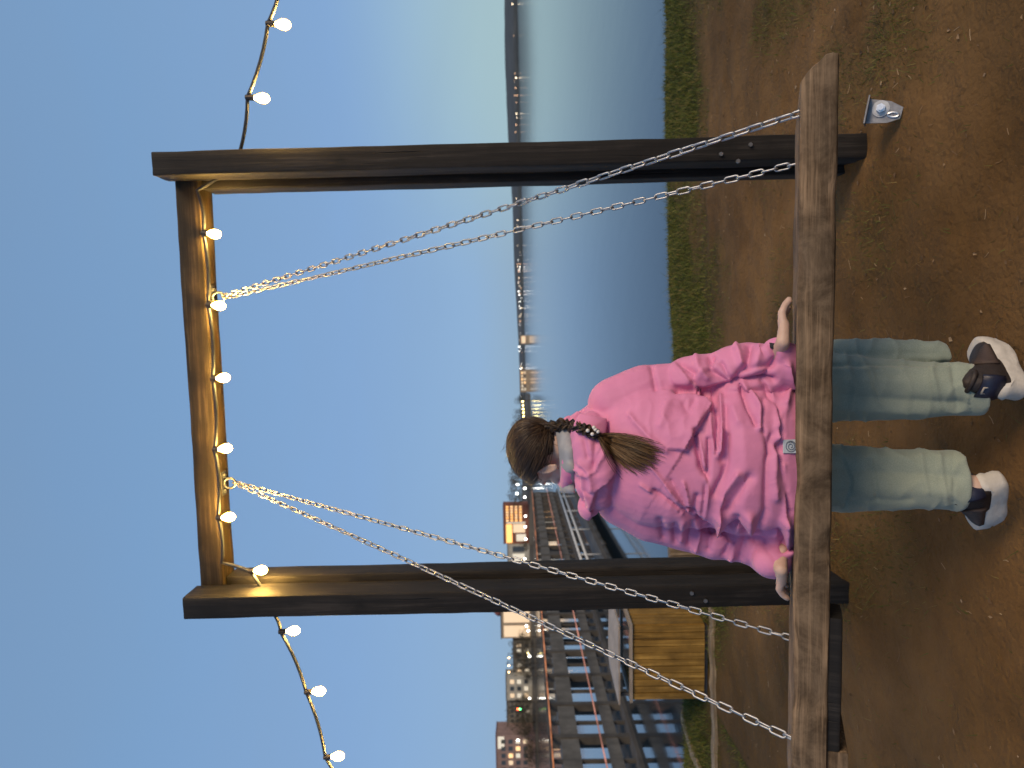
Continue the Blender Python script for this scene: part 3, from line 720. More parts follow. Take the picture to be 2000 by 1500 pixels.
for sgn in (1, -1):
    m = MB()
    for i in range(9):
        a = -Dp/2+.02+(Dp-.04)*i/9; b = a+(Dp-.04)/9-.006; t = q.uniform(0, .006)
        m.box(sgn*W/2-(.02 if sgn > 0 else t), sgn*W/2+(t if sgn > 0 else .02), a, b, .03, H)
    m.build('slat_panel', M_SLAT, bn)
m = MB(); m.box(-W/2+.02, W/2-.02, -Dp/2+.02, Dp/2-.02, .0, H-.06); m.build('liner', M_LID, bn)
m = MB(); m.box(-W/2-.02, W/2+.02, -Dp/2-.022, -Dp/2+.03, H+.006, H+.028); m.box(-W/2-.02, W/2+.02, Dp/2-.03, Dp/2+.02, H+.006, H+.028); m.box(-W/2-.02, -W/2+.03, -Dp/2+.031, Dp/2-.031, H+.006, H+.028); m.box(W/2-.03, W/2+.02, -Dp/2+.031, Dp/2-.031, H+.006, H+.028); m.build('rim', M_TRIM, bn)
for sx_ in (-1, 1):
    for sy_ in (-1, 1):
        m = MB(); m.box(sx_*(W/2-.03)-.012, sx_*(W/2-.03)+.012, sy_*(Dp/2-.03)-.012, sy_*(Dp/2-.03)+.012, H+.028, H+.105); m.build('lid_post', M_LID, bn)
m = MB()
m.add([(-W/2-.03, -Dp/2-.03, H+.107), (W/2+.03, -Dp/2-.03, H+.107), (W/2+.03, Dp/2+.03, H+.107), (-W/2-.03, Dp/2+.03, H+.107), (-W/2-.03, -Dp/2-.03, H+.12), (W/2+.03, -Dp/2-.03, H+.12), (W/2+.03, Dp/2+.03, H+.12), (-W/2-.03, Dp/2+.03, H+.12), (-.08, 0, H+.165), (.08, 0, H+.165)],
      [(0, 1, 5, 4), (1, 2, 6, 5), (2, 3, 7, 6), (3, 0, 4, 7), (4, 5, 9, 8), (5, 6, 9), (6, 7, 8, 9), (7, 4, 8), (3, 2, 1, 0)])
m.build('lid', M_TRIM, bn)
# pale timber edging of the path
M_EDGE = wood('pale_edging', (.26, .20, .13), (.46, .37, .25), 0, .9)
def edging(u0, v0, u1, v1, label):
    def gp(u, v):
        D = EYE*F_PX/(v-(1023+.0215*(750-u))); return pt(u, v, D)
    a, b = gp(u0, v0), gp(u1, v1); d = b-a; L = math.hypot(d.x, d.y)
    root_z = (ground_z(a.x, a.y)+ground_z(b.x, b.y))/2
    rings = []
    n_ = 40
    m = MB()
    for i in range(n_+1):
        p = a.lerp(b, i/n_); nx_, ny_ = -d.y/L, d.x/L; z = ground_z(p.x, p.y)
        rings.append([(p.x+nx_*.05, p.y+ny_*.05, z-.03), (p.x+nx_*.05, p.y+ny_*.05, z+.022), (p.x-nx_*.05, p.y-ny_*.05, z+.022), (p.x-nx_*.05, p.y-ny_*.05, z-.03)])
    m.loft(rings); o = m.build('path_edging', M_EDGE); tag(o, label, 'path edging')
edging(-60, 1400, 312, 1394, 'pale path edging board running past the foot of the litter bin')
edging(-40, 1392, 150, 1322, 'pale path edging board slanting over the grass left of the litter bin')
# concrete block and pale crate just beyond the left post
M_CONC = simple('grey_concrete', (.16, .15, .14), .95, .3, 6, .3)
cb = pt(432, 1290, 8.0); cbx = empty('concrete_block', (cb.x, cb.y, ground_z(cb.x, cb.y)-.1)); tag(cbx, 'rough grey concrete block on the bank edge beside the left post', 'block')
m = MB(); m.loft([[(x*s_+.02*mnoise.noise(Vector((x*5, y*5, z))), y*s_+.02*mnoise.noise(Vector((x*7, 2, z*3))), z) for x, y in ((-.2, -.15), (0, -.16), (.2, -.15), (.2, .15), (0, .16), (-.2, .15))] for z, s_ in ((-.1, 1), (.1, 1.0), (.34, .97), (.37, .9))]); m.build('block_body', M_CONC, cbx)
cr = pt(432, 1362, 6.3); crx = empty('plank_box', (cr.x, cr.y, ground_z(cr.x, cr.y)), .2); tag(crx, 'small box of upright beige planks between left post and jacket sleeve', 'box')
M_BPL = wood('beige_planks', (.16, .12, .08), (.36, .28, .19), 2, .8)
m = MB()
for i in range(6): m.box(-.2+i*.067, -.2+i*.067+.062, -.12, -.10, .0, .22+q.uniform(0, .01))
m.build('plank_panel', M_BPL, crx)
m = MB(); m.box(-.195, .195, -.099, .1, .0, .2); m.build('box_body', M_BPL, crx)
# ------------------------------------------------------------------ the person on the swing
from mathutils.bvhtree import BVHTree
def sstep(t): t = np.clip(t, 0, 1); return t*t*(3-2*t)
def seg_dist(px, py, poly):
    """distance (pixels) from arrays px,py to a polyline, and signed side"""
    best = np.full(px.shape, 1e9); side = np.zeros(px.shape)
    for (x0, y0), (x1, y1) in zip(poly[:-1], poly[1:]):
        dx, dy = x1-x0, y1-y0; L2 = dx*dx+dy*dy
        t = np.clip(((px-x0)*dx+(py-y0)*dy)/L2, 0, 1)
        qx, qy = px-(x0+t*dx), py-(y0+t*dy); d = np.hypot(qx, qy)
        s = dx*qy-dy*qx
        m = d < best; best = np.where(m, d, best); side = np.where(m, np.sign(s), side)
    return best, side
# ---- skin
m_skin, nts, bs_ = new_mat('skin')
nts.links.new(ramp(nts, noise(nts, coords(nts, (1, 1, 1)), 30, 4), [(.3, (.46, .31, .24)), (.7, (.58, .41, .33))]), bs_.inputs['Base Color'])
bs_.inputs['Roughness'].default_value = .55; bs_.inputs['Subsurface Weight'].default_value = .12; bs_.inputs['Subsurface Radius'].default_value = (.01, .004, .002)
bump(nts, bs_, noise(nts, coords(nts, (1, 1, 1)), 260, 3), .12, .001)
# head frame
HC = pi(1051, 888, 2.15)
PHI, HP = R(57), R(16)
HF = Vector((-math.sin(PHI)*math.cos(HP), math.cos(PHI)*math.cos(HP), -math.sin(HP)))
HL = Vector((-math.cos(PHI), -math.sin(PHI), .06)).normalized()
HU = HF.cross(HL).normalized()
if HU.z < 0: HU = -HU
HL = HU.cross(HF).normalized()
HROT = Matrix((HF, HL, HU)).transposed()
def hd(f, l, u): return HC + HF*f + HL*l + HU*u
bd_ = MB()
bd_.ball(hd(-.008, 0, .002), (.094, .072, .070), 24, 16, HROT)
bd_.ball(hd(.036, 0, -.040), (.054, .054, .070), 20, 14, HROT)
bd_.ball(hd(.030, 0, -.070), (.050, .046, .040), 18, 12, HROT)
bd_.ball(hd(.068, 0, -.096), .021, 12, 10)
bd_.capsule([hd(.084, 0, -.006), hd(.100, 0, -.034), hd(.094, 0, -.042)], [.008, .0105, .010], 10)
for s_ in (1, -1):
    bd_.ball(hd(.092, s_*.010, -.042), .007, 8, 6)
    bd_.ball(hd(.072, s_*.032, -.034), (.018, .018, .016), 10, 8, HROT)      # cheek
    bd_.capsule([hd(.080, s_*.012, .006), hd(.074, s_*.040, .004)], [.009, .008], 8)   # brow
    ear = []
    for k in range(9):
        a = math.pi*(.15+1.5*k/8); ear.append(hd(-.004-.015*math.cos(a)*.9-.002, s_*(.074+.004*math.sin(a*.5)), -.030+.027*math.sin(a)))
    bd_.capsule(ear, [.0052]*9, 8)
    bd_.ball(hd(-.002, s_*.071, -.032), (.014, .006, .022), 12, 10, HROT)
    bd_.ball(hd(.004, s_*.072, -.056), .0065, 8, 6)
bd_.capsule([hd(.090, .012, -.063), hd(.094, 0, -.062), hd(.090, -.012, -.063)], [.004, .0055, .004], 8)
bd_.capsule([hd(.086, .010, -.071), hd(.089, 0, -.072), hd(.086, -.010, -.071)], [.005, .006, .005], 8)
NB = pi(1150, 882, 2.125)
bd_.capsule([hd(-.026, 0, -.040), hd(-.020, 0, -.085).lerp(NB, .3), NB, pi(1190, 884, 2.12)], [.050, .047, .052, .070], 16)
# trunk, arms, legs (mostly under clothes)
bd_.capsule([pi(1215, 884, 2.11), pi(1300, 892, 2.10), pi(1400, 896, 2.08), pi(1500, 898, 2.08)], [.07, .085, .08, .095], 16)
bd_.capsule([pi(1205, 800, 2.09), pi(1225, 960, 2.10)], [.035, .035], 12)
RW = st(.180, .080, .044); LW = st(-.360, .085, .055)
bd_.capsule([pi(1210, 792, 2.09), pi(1390, 738, 2.02), pi(1470, 722, 1.995), pi(1520, 714, 1.985), RW+EN*.002], [.030, .028, .026, .024, .023], 12)
bd_.capsule([pi(1220, 972, 2.10), pi(1380, 1044, 2.10), pi(1470, 1066, 2.075), pi(1507, 1090, 2.055), LW], [.030, .028, .026, .024, .023], 12)
def hand(side, wr, f, pc, curl):
    """palm on the plank, four unequal bent fingers and a thumb leaving the side of the palm; w_ runs across the fingers"""
    w_ = (ED - f*ED.dot(f)).normalized(); n_ = EN
    for q in (-1.3, -.45, .45, 1.3):
        bd_.capsule([wr + w_*.006*q, pc + w_*.019*q - f*.026 + n_*.010, pc + w_*.021*q + f*.022 + n_*.007], [.018, .0175, .0140], 10)
    for i, (q, L) in enumerate(((-1.5, .060), (-.5, .074), (.5, .080), (1.5, .072))):
        k0 = pc + w_*.0195*q + f*.024 + n_*.009
        sp = (f + w_*.12*q).normalized()
        k1 = k0 + sp*L*.46 + n_*.004; k2 = k1 + sp*L*.33 - n_*(.006+curl); k3 = k2 + sp*L*.20 - n_*(.008+curl)
        bd_.capsule([k0, k1, k2, k3], [.0118, .0105, .0095, .0082], 10)
    t0 = pc + w_*.032 - f*.034 + n_*.006; t1 = t0 + w_*.026 + f*.014; t2 = t1 + w_*.012 + f*.026 - n_*.003; t3 = t2 + f*.020 - n_*.004
    bd_.capsule([t0, t1, t2, t3], [.0145, .0120, .0105, .0085], 10)
hand(1, RW, (ES*.90+ED*.38).normalized(), st(.224, .075, .022), .002); hand(-1, LW, (-ES*.80 + ED*.60).normalized(), st(-.392, .080, .020), .003)
KR = pi(1590, 752, 2.40); KL = pi(1590, 936, 2.40)
AR = pi(1925, 750, 2.18); AL = pi(1905, 950, 2.19)
for s_, K_, A_, hx in ((1, KR, AR, 845), (-1, KL, AL, 945)):
    bd_.capsule([pi(1530, hx, 2.08), K_, K_.lerp(A_, .35)+Vector((0, -.01, 0)), A_], [.075, .052, .046, .033], 12)
V, Fs, Nn = fuse(bd_, .0042, 3)
PBASE = Vector((-.17, 2.1, .70))
person = mesh_obj('person', V-np.array(PBASE), Fs, m_skin); person.location = PBASE
tag(person, 'seated person with braided brown hair, pink jacket and pale green jeans, hands on the plank', 'person')
def pobj(name, V, F, mat, parent=person, off=None, **kw):
    return mesh_obj(name, np.asarray(V)-np.array(PBASE), F, mat, parent, **kw)
def pmb(mb, name, mat, parent=person, **kw):
    mb.v = [np.concatenate(mb.v)-np.array(PBASE)]; return mb.build(name, mat, parent, **kw)
m_eye = simple('eye', (.35, .33, .31), .15, .2, 40, 0)
for s_ in (1, -1):
    m = MB(); m.ball(hd(.0755, s_*.026, -.010), .0115, 12, 8); pmb(m, 'eye', m_eye, smooth=True)
# ---- jacket
m_jk, ntj, bj = new_mat('pink_jacket_nylon')
cj = coords(ntj, (1, 1, 1))
ntj.links.new(ramp(ntj, noise(ntj, cj, 14, 5), [(.3, (.60, .215, .385)), (.7, (.67, .245, .43))]), bj.inputs['Base Color'])
bj.inputs['Roughness'].default_value = .62; bj.inputs['Sheen Weight'].default_value = .12; bj.inputs['Specular IOR Level'].default_value = .25
j1 = bump(ntj, bj, noise(ntj, cj, 20, 3, .5, 1.8), .12, .014); bump(ntj, bj, noise(ntj, cj, 700, 2), .08, .001, j1)
jk = MB()
rings = []
for v, yc, hw, D, dep in ((1576, 900, 165, 2.10, .150), (1562, 900, 178, 2.095, .160), (1540, 900, 180, 2.08, .168), (1500, 898, 160, 2.06, .172), (1460, 896, 151, 2.045, .172), (1420, 895, 146, 2.04, .168), (1385, 894, 136, 2.05, .152), (1345, 892, 139, 2.055, .156),
                          (1290, 891, 140, 2.07, .158), (1240, 887, 134, 2.085, .150), (1200, 883, 120, 2.10, .132), (1165, 880, 98, 2.115, .108), (1135, 879, 76, 2.125, .088), (1104, 884, 64, 2.135, .074)):
    c = pi(v, yc, D); rx = hw*D/F_PX; rg = []
    for k in range(40):
        a = 2*math.pi*k/40; ca, sa = math.cos(a), math.sin(a); e = .86
        rg.append((c.x+rx*math.copysign(abs(ca)**e, ca), c.y+dep*math.copysign(abs(sa)**e, sa), c.z))
    rings.append(rg)
jk.loft(rings)
px_ = lambda n_, D=2.05: n_*D/F_PX
jk.capsule([pi(1205, 792, 2.09), pi(1262, 767, 2.085), pi(1322, 753, 2.065), pi(1345, 747, 2.05), pi(1372, 742, 2.035), pi(1400, 736, 2.02), pi(1432, 729, 2.005), pi(1466, 722, 1.995), pi(1500, 722, 1.985), pi(1524, 714, 1.98), pi(1540, 706, 1.972), RW+EN*.003+ES*.004],
           [px_(n_) for n_ in (56, 56, 47, 52, 51, 47, 53, 53, 50, 43, 36, 28)], 20)
jk.capsule([pi(1217, 975, 2.10), pi(1272, 1008, 2.11), pi(1330, 1030, 2.11), pi(1362, 1042, 2.11), pi(1395, 1047, 2.10), pi(1425, 1053, 2.09), pi(1455, 1057, 2.08), pi(1485, 1070, 2.075), pi(1507, 1090, 2.05), LW.lerp(pi(1507, 1090, 2.05), .45), LW+EN*.002-ES*.016],
           [px_(n_) for n_ in (54, 52, 47, 43, 48, 43, 44, 41, 40, 39, 33)], 20)
# hood lying folded on the shoulders, and the collar
def ell(x, y, D, rw, rd, rh, tw=0): jk.ball(pi(x, y, D), (px_(rw), rd, px_(rh)), 20, 14, Matrix.Rotation(tw, 3, 'Y'))
ell(1158, 900, 2.03, 82, .075, 40, R(-12)); ell(1150, 850, 2.045, 48, .07, 36, R(18)); ell(1160, 950, 2.045, 48, .062, 34, R(-30)); ell(1150, 985, 2.07, 24, .045, 22, 0)
ell(1172, 905, 2.01, 60, .060, 26, R(-8))
cr_ = []
for k in range(24):
    a = 2*math.pi*k/24; p = pi(1106+6*math.sin(a), 886, 2.13); cr_.append(p+Vector((math.cos(a)*.088, math.sin(a)*.082, .012*math.cos(a-2.2))))
jk.tube(cr_, .019, 12, closed=True)
V, Fs, Nn = fuse(jk, .0040, 5)
# real folds pressed into the cloth of the back
x_, y_ = proj(V); front = np.clip((-Nn[:, 1]-.05)/.35, 0, 1)
disp = np.zeros(len(V))
def fold(poly, w, amp, ends=True):
    global disp
    d, _ = seg_dist(x_, y_, poly); g = np.exp(-(d/w)**1.6)
    if ends: pass
    disp += amp*g*front
def stepf(poly, amp, w=2.5, reach=40, sgn=1):
    """one side of the line stands proud of the other, fading away from it"""
    global disp
    d, s = seg_dist(x_, y_, poly); sd = d*s*sgn
    up = sstep((sd+w)/(2*w))*np.exp(-np.clip(sd, 0, None)/reach)
    dn = -(1-sstep((sd+w)/(2*w)))*np.exp(-np.clip(-sd, 0, None)/(reach*.35))*.6
    disp += amp*(up+dn)*front
def Z1(*p): return [(950+a/2.5, 550+b/2.5) for a, b in p]
def Z2(*p): return [(1260+a/5.77, 640+b/5.77) for a, b in p]
def Z3(*p): return [(1300+a/5.357, 850+b/5.357) for a, b in p]
def Z4(*p): return [(980+a/6.25, 780+b/6.25) for a, b in p]
# arm seams
fold(Z1((930, 528), (1000, 530), (1060, 548), (1120, 532), (1220, 495), (1340, 470), (1400, 480)), 7, -.020)
fold(Z3((-120, 600), (0, 690), (170, 800), (290, 900), (385, 945)), 6, -.013); fold(Z3((385, 945), (560, 1035), (680, 985), (760, 975), (890, 1070), (1060, 1060), (1190, 1020), (1260, 1190)), 6, -.020)
# storm flap across the back with a pleat below
stepf(Z2((640, 745), (755, 885), (650, 1040), (560, 1185)), .012, reach=60, sgn=1)
stepf(Z3((300, 0), (240, 150), (200, 160), (120, 150)), .008, reach=30, sgn=1)
fold(Z3((312, -40), (340, 150), (370, 330), (430, 420)), 4.5, -.016); fold(Z3((345, 0), (400, 300), (440, 420)), 3, .007); fold(Z3((455, 40), (450, 300), (420, 600), (390, 900)), 4, -.010); fold(Z3((420, 420), (440, 600), (390, 930)), 3.5, .010)
# fan of creases from the left underarm
for a, b_ in (((0, 520), (180, 830)), ((-150, 330), (240, 820)), ((190, 500), (250, 770)), ((-260, 520), (130, 800))): fold(Z3(a, ((a[0]+b_[0])/2+6, (a[1]+b_[1])/2), b_), 3.2, .006)
fold(Z3((60, 480), (215, 790)), 5, -.006); fold(Z3((330, 640), (300, 800), (350, 930)), 5, -.010); fold(Z3((250, 780), (300, 850)), 4, -.014)
# gathered waist, lower back
for p, w_, a in ((((640, 0), (640, 300), (600, 420), (510, 620)), 6, -.010), (((590, -60), (560, 160), (530, 210)), 5, .008), (((880, 450), (760, 600), (640, 760)), 10, -.012), (((760, 420), (620, 600), (560, 760), (570, 1000)), 7, .010), (((1120, 0), (1060, 300), (1060, 550), (1050, 800), (960, 1000)), 7, -.010),
                 (((1150, 200), (1130, 420), (1150, 650)), 8, .008), (((1180, 100), (1240, 420), (1290, 800)), 5, -.012), (((1230, 200), (1260, 600), (1240, 900)), 4, .008), (((870, 860), (880, 960), (890, 1050)), 9, .014), (((560, 850), (570, 940), (575, 1030)), 8, .014), (((1250, 900), (1270, 1080), (1285, 1230)), 7, .020), (((740, 880), (700, 1000)), 8, -.012)): fold(Z3(*p), w_, a)
for p, w_, a in ((((780, 750), (830, 1050), (800, 1420)), 4, -.012), (((850, 740), (870, 1150), (830, 1400)), 4, .010), (((730, 950), (740, 1200), (780, 1400)), 4, .008), (((900, 880), (900, 1200), (870, 1500)), 6, -.008), (((1000, 900), (1050, 1050)), 8, .006), (((1110, 640), (1200, 760), (1290, 900), (1290, 1130)), 5, .012), (((1080, 670), (1160, 900), (1250, 1090)), 4, -.012), (((1320, 620), (1400, 760), (1500, 900), (1530, 1200)), 5, -.010), (((1400, 700), (1480, 900), (1490, 1100)), 5, .008), (((1600, 420), (1640, 640), (1540, 1000), (1500, 1240)), 7, .014), (((1560, 900), (1530, 1150), (1560, 1500)), 5, -.010), (((1340, 800), (1310, 1080), (1420, 1420)), 5, -.006)): fold(Z2(*p), w_, a)
# back panel soft diagonals
fold(Z2((440, 880), (480, 960), (560, 840)), 8, -.007); fold(Z2((-160, 1000), (40, 1230), (250, 1390)), 5, .006); fold(Z2((250, 880), (180, 1100)), 10, .006)
# right sleeve bunching
for p, w_, a in ((((70, 440), (120, 690)), 5, -.007), (((400, 400), (560, 520), (530, 660)), 6, -.010), (((570, 290), (600, 470), (700, 560)), 7, .008), (((740, 330), (740, 480), (880, 600)), 7, -.013), (((860, 400), (940, 560), (1030, 600)), 5, -.008), (((1030, 210), (1090, 400)), 7, .012), (((1180, 200), (1150, 420), (1060, 520), (1030, 600)), 7, -.014), (((1420, 200), (1460, 330), (1360, 540)), 6, -.012), (((1180, 460), (1450, 400)), 6, -.008), (((1300, 250), (1250, 420)), 12, .010), (((560, 570), (660, 480), (760, 430)), 8, .008)): fold(Z2(*p), w_, a)
# left sleeve bunching
for p, w_, a in ((((-60, 900), (-20, 1080)), 6, -.008), (((100, 960), (110, 1120)), 6, -.009), (((180, 930), (150, 1100)), 6, .007), (((280, 960), (250, 1150)), 6, -.010), (((360, 1000), (320, 1200)), 7, .010), (((470, 1000), (440, 1200)), 6, -.009), (((620, 1000), (690, 1120), (620, 1250)), 6, -.010), (((700, 1150), (690, 1280)), 7, .009), (((830, 1080), (780, 1280)), 7, -.008), (((1000, 1100), (1150, 1300)), 8, -.002)): fold(Z3(*p), w_, a)
# hood creases and edge
stepf(Z4((900, 120), (1000, 200), (1250, 260), (1240, 560), (1350, 800), (1355, 900), (1280, 1020), (1160, 1110), (1100, 1350)), .010, reach=40, sgn=1)
for p, w_, a in ((((900, 830), (1050, 930), (1160, 850), (1240, 640)), 3.5, .007), (((960, 760), (1080, 900), (1110, 1080)), 4, .007), (((930, 960), (980, 1080), (1010, 1280)), 4, -.009), (((1000, 900), (1030, 1100), (1120, 1300)), 4, .007), (((1050, 700), (1010, 500)), 5, -.006), (((1150, 480), (1120, 780)), 5, -.005), (((1240, 560), (1100, 900)), 5, -.005)): fold(Z4(*p), w_, a)
# fine random crumple everywhere
f1 = fbm(V, 6.0, 2); f2 = np.array([1-abs(mnoise.noise(Vector((p[0]*17, p[1]*17, p[2]*24)))) for p in V])
f3 = np.array([1-abs(mnoise.noise(Vector((p[0]*30+9, p[1]*30, p[2]*22)))) for p in V])
disp *= 1.35
cal = np.clip(np.abs(disp)/.006, 0, 1)
disp += .0042*f1 + (.0004+.0030*cal)*(f2**4-.4) + .0012*cal*(f3**3-.5)
disp = np.clip(disp, -.034, .030)
V = V + Nn*disp[:, None]
# wind-filled sides: light smoothing of the result through neighbours
Nn = nrm_of(V, Fs)
jacket = pobj('jacket', V, Fs, m_jk)
JB = BVHTree.FromPolygons([Vector(p) for p in V], Fs)
def on_jacket(x, y, lift=.01):
    d = (pi(x, y, 2.0)-EYEP).normalized(); h = JB.ray_cast(EYEP, d)
    if h[0] is None: return pi(x, y, 2.05)
    return h[0] - d*lift
# grey lining showing inside the collar
m_lin = simple('grey_lining', (.30, .31, .33), .8, .12, 30, .2)
m = MB(); rA = []
for k in range(15):
    f = k/14; x0 = 1082+11*f+5*math.sin(f*3.1); y0 = 826+136*f
    a = pi(x0, y0, 2.095+.02*abs(f-.4)-.045*math.sin(math.pi*f)); b_ = on_jacket(x0+27, y0+2, .004)
    c = a.lerp(b_, .5)+Vector((0, -.006, .002))
    rA.append([a, c, b_, b_+Vector((0, .012, -.004)), c+Vector((0, .012, 0)), a+Vector((0, .012, 0))])
m.loft(rA); pmb(m, 'hood_lining', m_lin, parent=jacket, smooth=True)
# pale woven tag with a swirl at the hem
m_tag = simple('pale_tag', (.50, .58, .66), .6, .1, 60, .2); m_swirl = simple('tag_swirl', (.16, .19, .25), .6, .1, 60, 0)
tg = [on_jacket(1529, 859, .004), on_jacket(1529, 885, .004), on_jacket(1556, 885, .004), on_jacket(1556, 858, .004)]
nrm = (tg[1]-tg[0]).cross(tg[2]-tg[0]).normalized(); nrm = nrm if nrm.y < 0 else -nrm
q = [p+nrm*.004 for p in tg]
m = MB(); m.add([tuple(p) for p in tg+q], [(4, 5, 6, 7), (0, 1, 5, 4), (1, 2, 6, 5), (2, 3, 7, 6), (3, 0, 4, 7), (3, 2, 1, 0)]); tgo = pmb(m, 'woven_tag', m_tag, parent=jacket)
cc = (q[0]+q[1]+q[2]+q[3])*.25+nrm*.001; ax = (q[1]-q[0]).normalized(); ay = nrm.cross(ax)
m = MB(); m.tube([cc+ax*(.003+.0085*t)*math.cos(t*10)+ay*(.003+.0085*t)*math.sin(t*10) for t in np.linspace(0, 1, 40)], .0011, 6)
m.tube([cc+ax*.0135*math.cos(t)+ay*.0135*math.sin(t) for t in np.linspace(0, 6.28, 25)[:-1]], .0011, 6, closed=True); pmb(m, 'emblem', m_swirl, parent=tgo, smooth=True)
# dark knitted cuff at the right sleeve, hem band inside
m_cuff = simple('dark_cuff', (.02, .018, .022), .9, .2, 60, .2)
m = MB(); m.tube([RW+EN*.002+ES*.012, RW+ES*.026], [.031, .028], 16); pmb(m, 'cuff', m_cuff, parent=jacket, smooth=True)
# ---- trousers
m_tr, ntt2, bt_ = new_mat('pale_green_denim')
ct = coords(ntt2, (1, 1, 1)); fa = noise(ntt2, ct, 7, 4); fb = noise(ntt2, ct, 420, 3, .7)
cA = ramp(ntt2, fa, [(.3, (.20, .255, .215)), (.7, (.29, .345, .285))])
ntt2.links.new(mixc(ntt2, ramp(ntt2, fb, [(.4, (0, 0, 0)), (.65, (.35, .35, .35))]), cA, (.46, .50, .43)), bt_.inputs['Base Color']); bt_.inputs['Roughness'].default_value = .9; bt_.inputs['Sheen Weight'].default_value = .25
bump(ntt2, bt_, fb, .25, .002)
tr = MB()
def leg(rows):
    rg = []
    for x, y, D, hw, dep, sk in rows:
        c = pi(x, y, D); rx = hw*D/F_PX
        rg.append([(c.x+rx*math.cos(a), c.y+dep*math.sin(a), c.z+sk*math.cos(a)) for a in np.linspace(0, 2*math.pi, 33)[:-1]])
    tr.loft(rg)
leg([(1560, 755, 2.37, 70, .075, 0), (1620, 756, 2.36, 68, .078, 0), (1700, 760, 2.31, 62, .074, 0), (1800, 761, 2.25, 55, .072, 0), (1870, 761, 2.22, 51, .072, .012), (1904, 761, 2.205, 49, .072, .014), (1907, 761, 2.205, 45, .066, .014)])
leg([(1560, 712, 2.43, 45, .05, 0), (1640, 698, 2.40, 36, .05, 0), (1760, 693, 2.33, 30, .045, 0), (1830, 692, 2.29, 25, .042, 0), (1843, 692, 2.285, 23, .04, .0), (1846, 692, 2.285, 20, .036, .0)])
leg([(1560, 934, 2.37, 70, .08, 0), (1620, 934, 2.36, 66, .08, 0), (1700, 935, 2.31, 61, .077, 0), (1800, 937, 2.25, 58.5, .075, 0), (1868, 938, 2.22, 58, .075, .002), (1873, 938, 2.22, 55, .07, .002)])
tr.capsule([pi(1532, 850, 2.09), pi(1565, 752, 2.38)], [.10, .082], 18); tr.capsule([pi(1532, 945, 2.09), pi(1565, 935, 2.38)], [.10, .082], 18)
tr.capsule([pi(1515, 850, 2.08), pi(1515, 945, 2.08)], [.10, .10], 16)
V, Fs, Nn = fuse(tr, .0055, 2)
x_, y_ = proj(V); front = np.clip((-Nn[:, 1])/.3, 0, 1); disp = np.zeros(len(V))
for p, w_, a in ((((1620, 712), (1740, 711), (1850, 710)), 5, -.010), (((1630, 722), (1800, 722), (1900, 716)), 6, .006), (((1640, 772), (1760, 782), (1880, 790)), 12, -.012), (((1640, 800), (1800, 806)), 8, .005), (((1640, 745), (1850, 742)), 14, .005),
                 (((1635, 915), (1760, 922), (1870, 930)), 14, -.010), (((1640, 955), (1860, 962)), 15, .006), (((1700, 890), (1860, 894)), 8, .004), (((1635, 690), (1830, 690)), 7, -.004), (((1640, 980), (1780, 975)), 6, -.005)): fold(p, w_, a)
# stitched hems
for poly in (((1893, 712), (1896, 808)), ((1862, 880), (1862, 996))): fold(poly, 1.8, -.004)
rid = np.array([1-abs(mnoise.noise(Vector((p[0]*9+p[2]*4, p[1]*9, p[2]*16)))) for p in V])
disp += .004*fbm(V, 9, 3) + .006*(rid**5-.3)
for p in (((1650, 690), (1670, 760), (1660, 820)), ((1700, 720), (1720, 790)), ((1860, 720), (1872, 800)), ((1820, 725), (1838, 800)), ((1640, 885), (1662, 940), (1650, 990)), ((1700, 900), (1715, 975)), ((1835, 885), (1850, 985)), ((1800, 890), (1812, 960))): fold(p, 5, random.choice((-.007, .006)))
pobj('trousers', V+Nn*disp[:, None], Fs, m_tr)
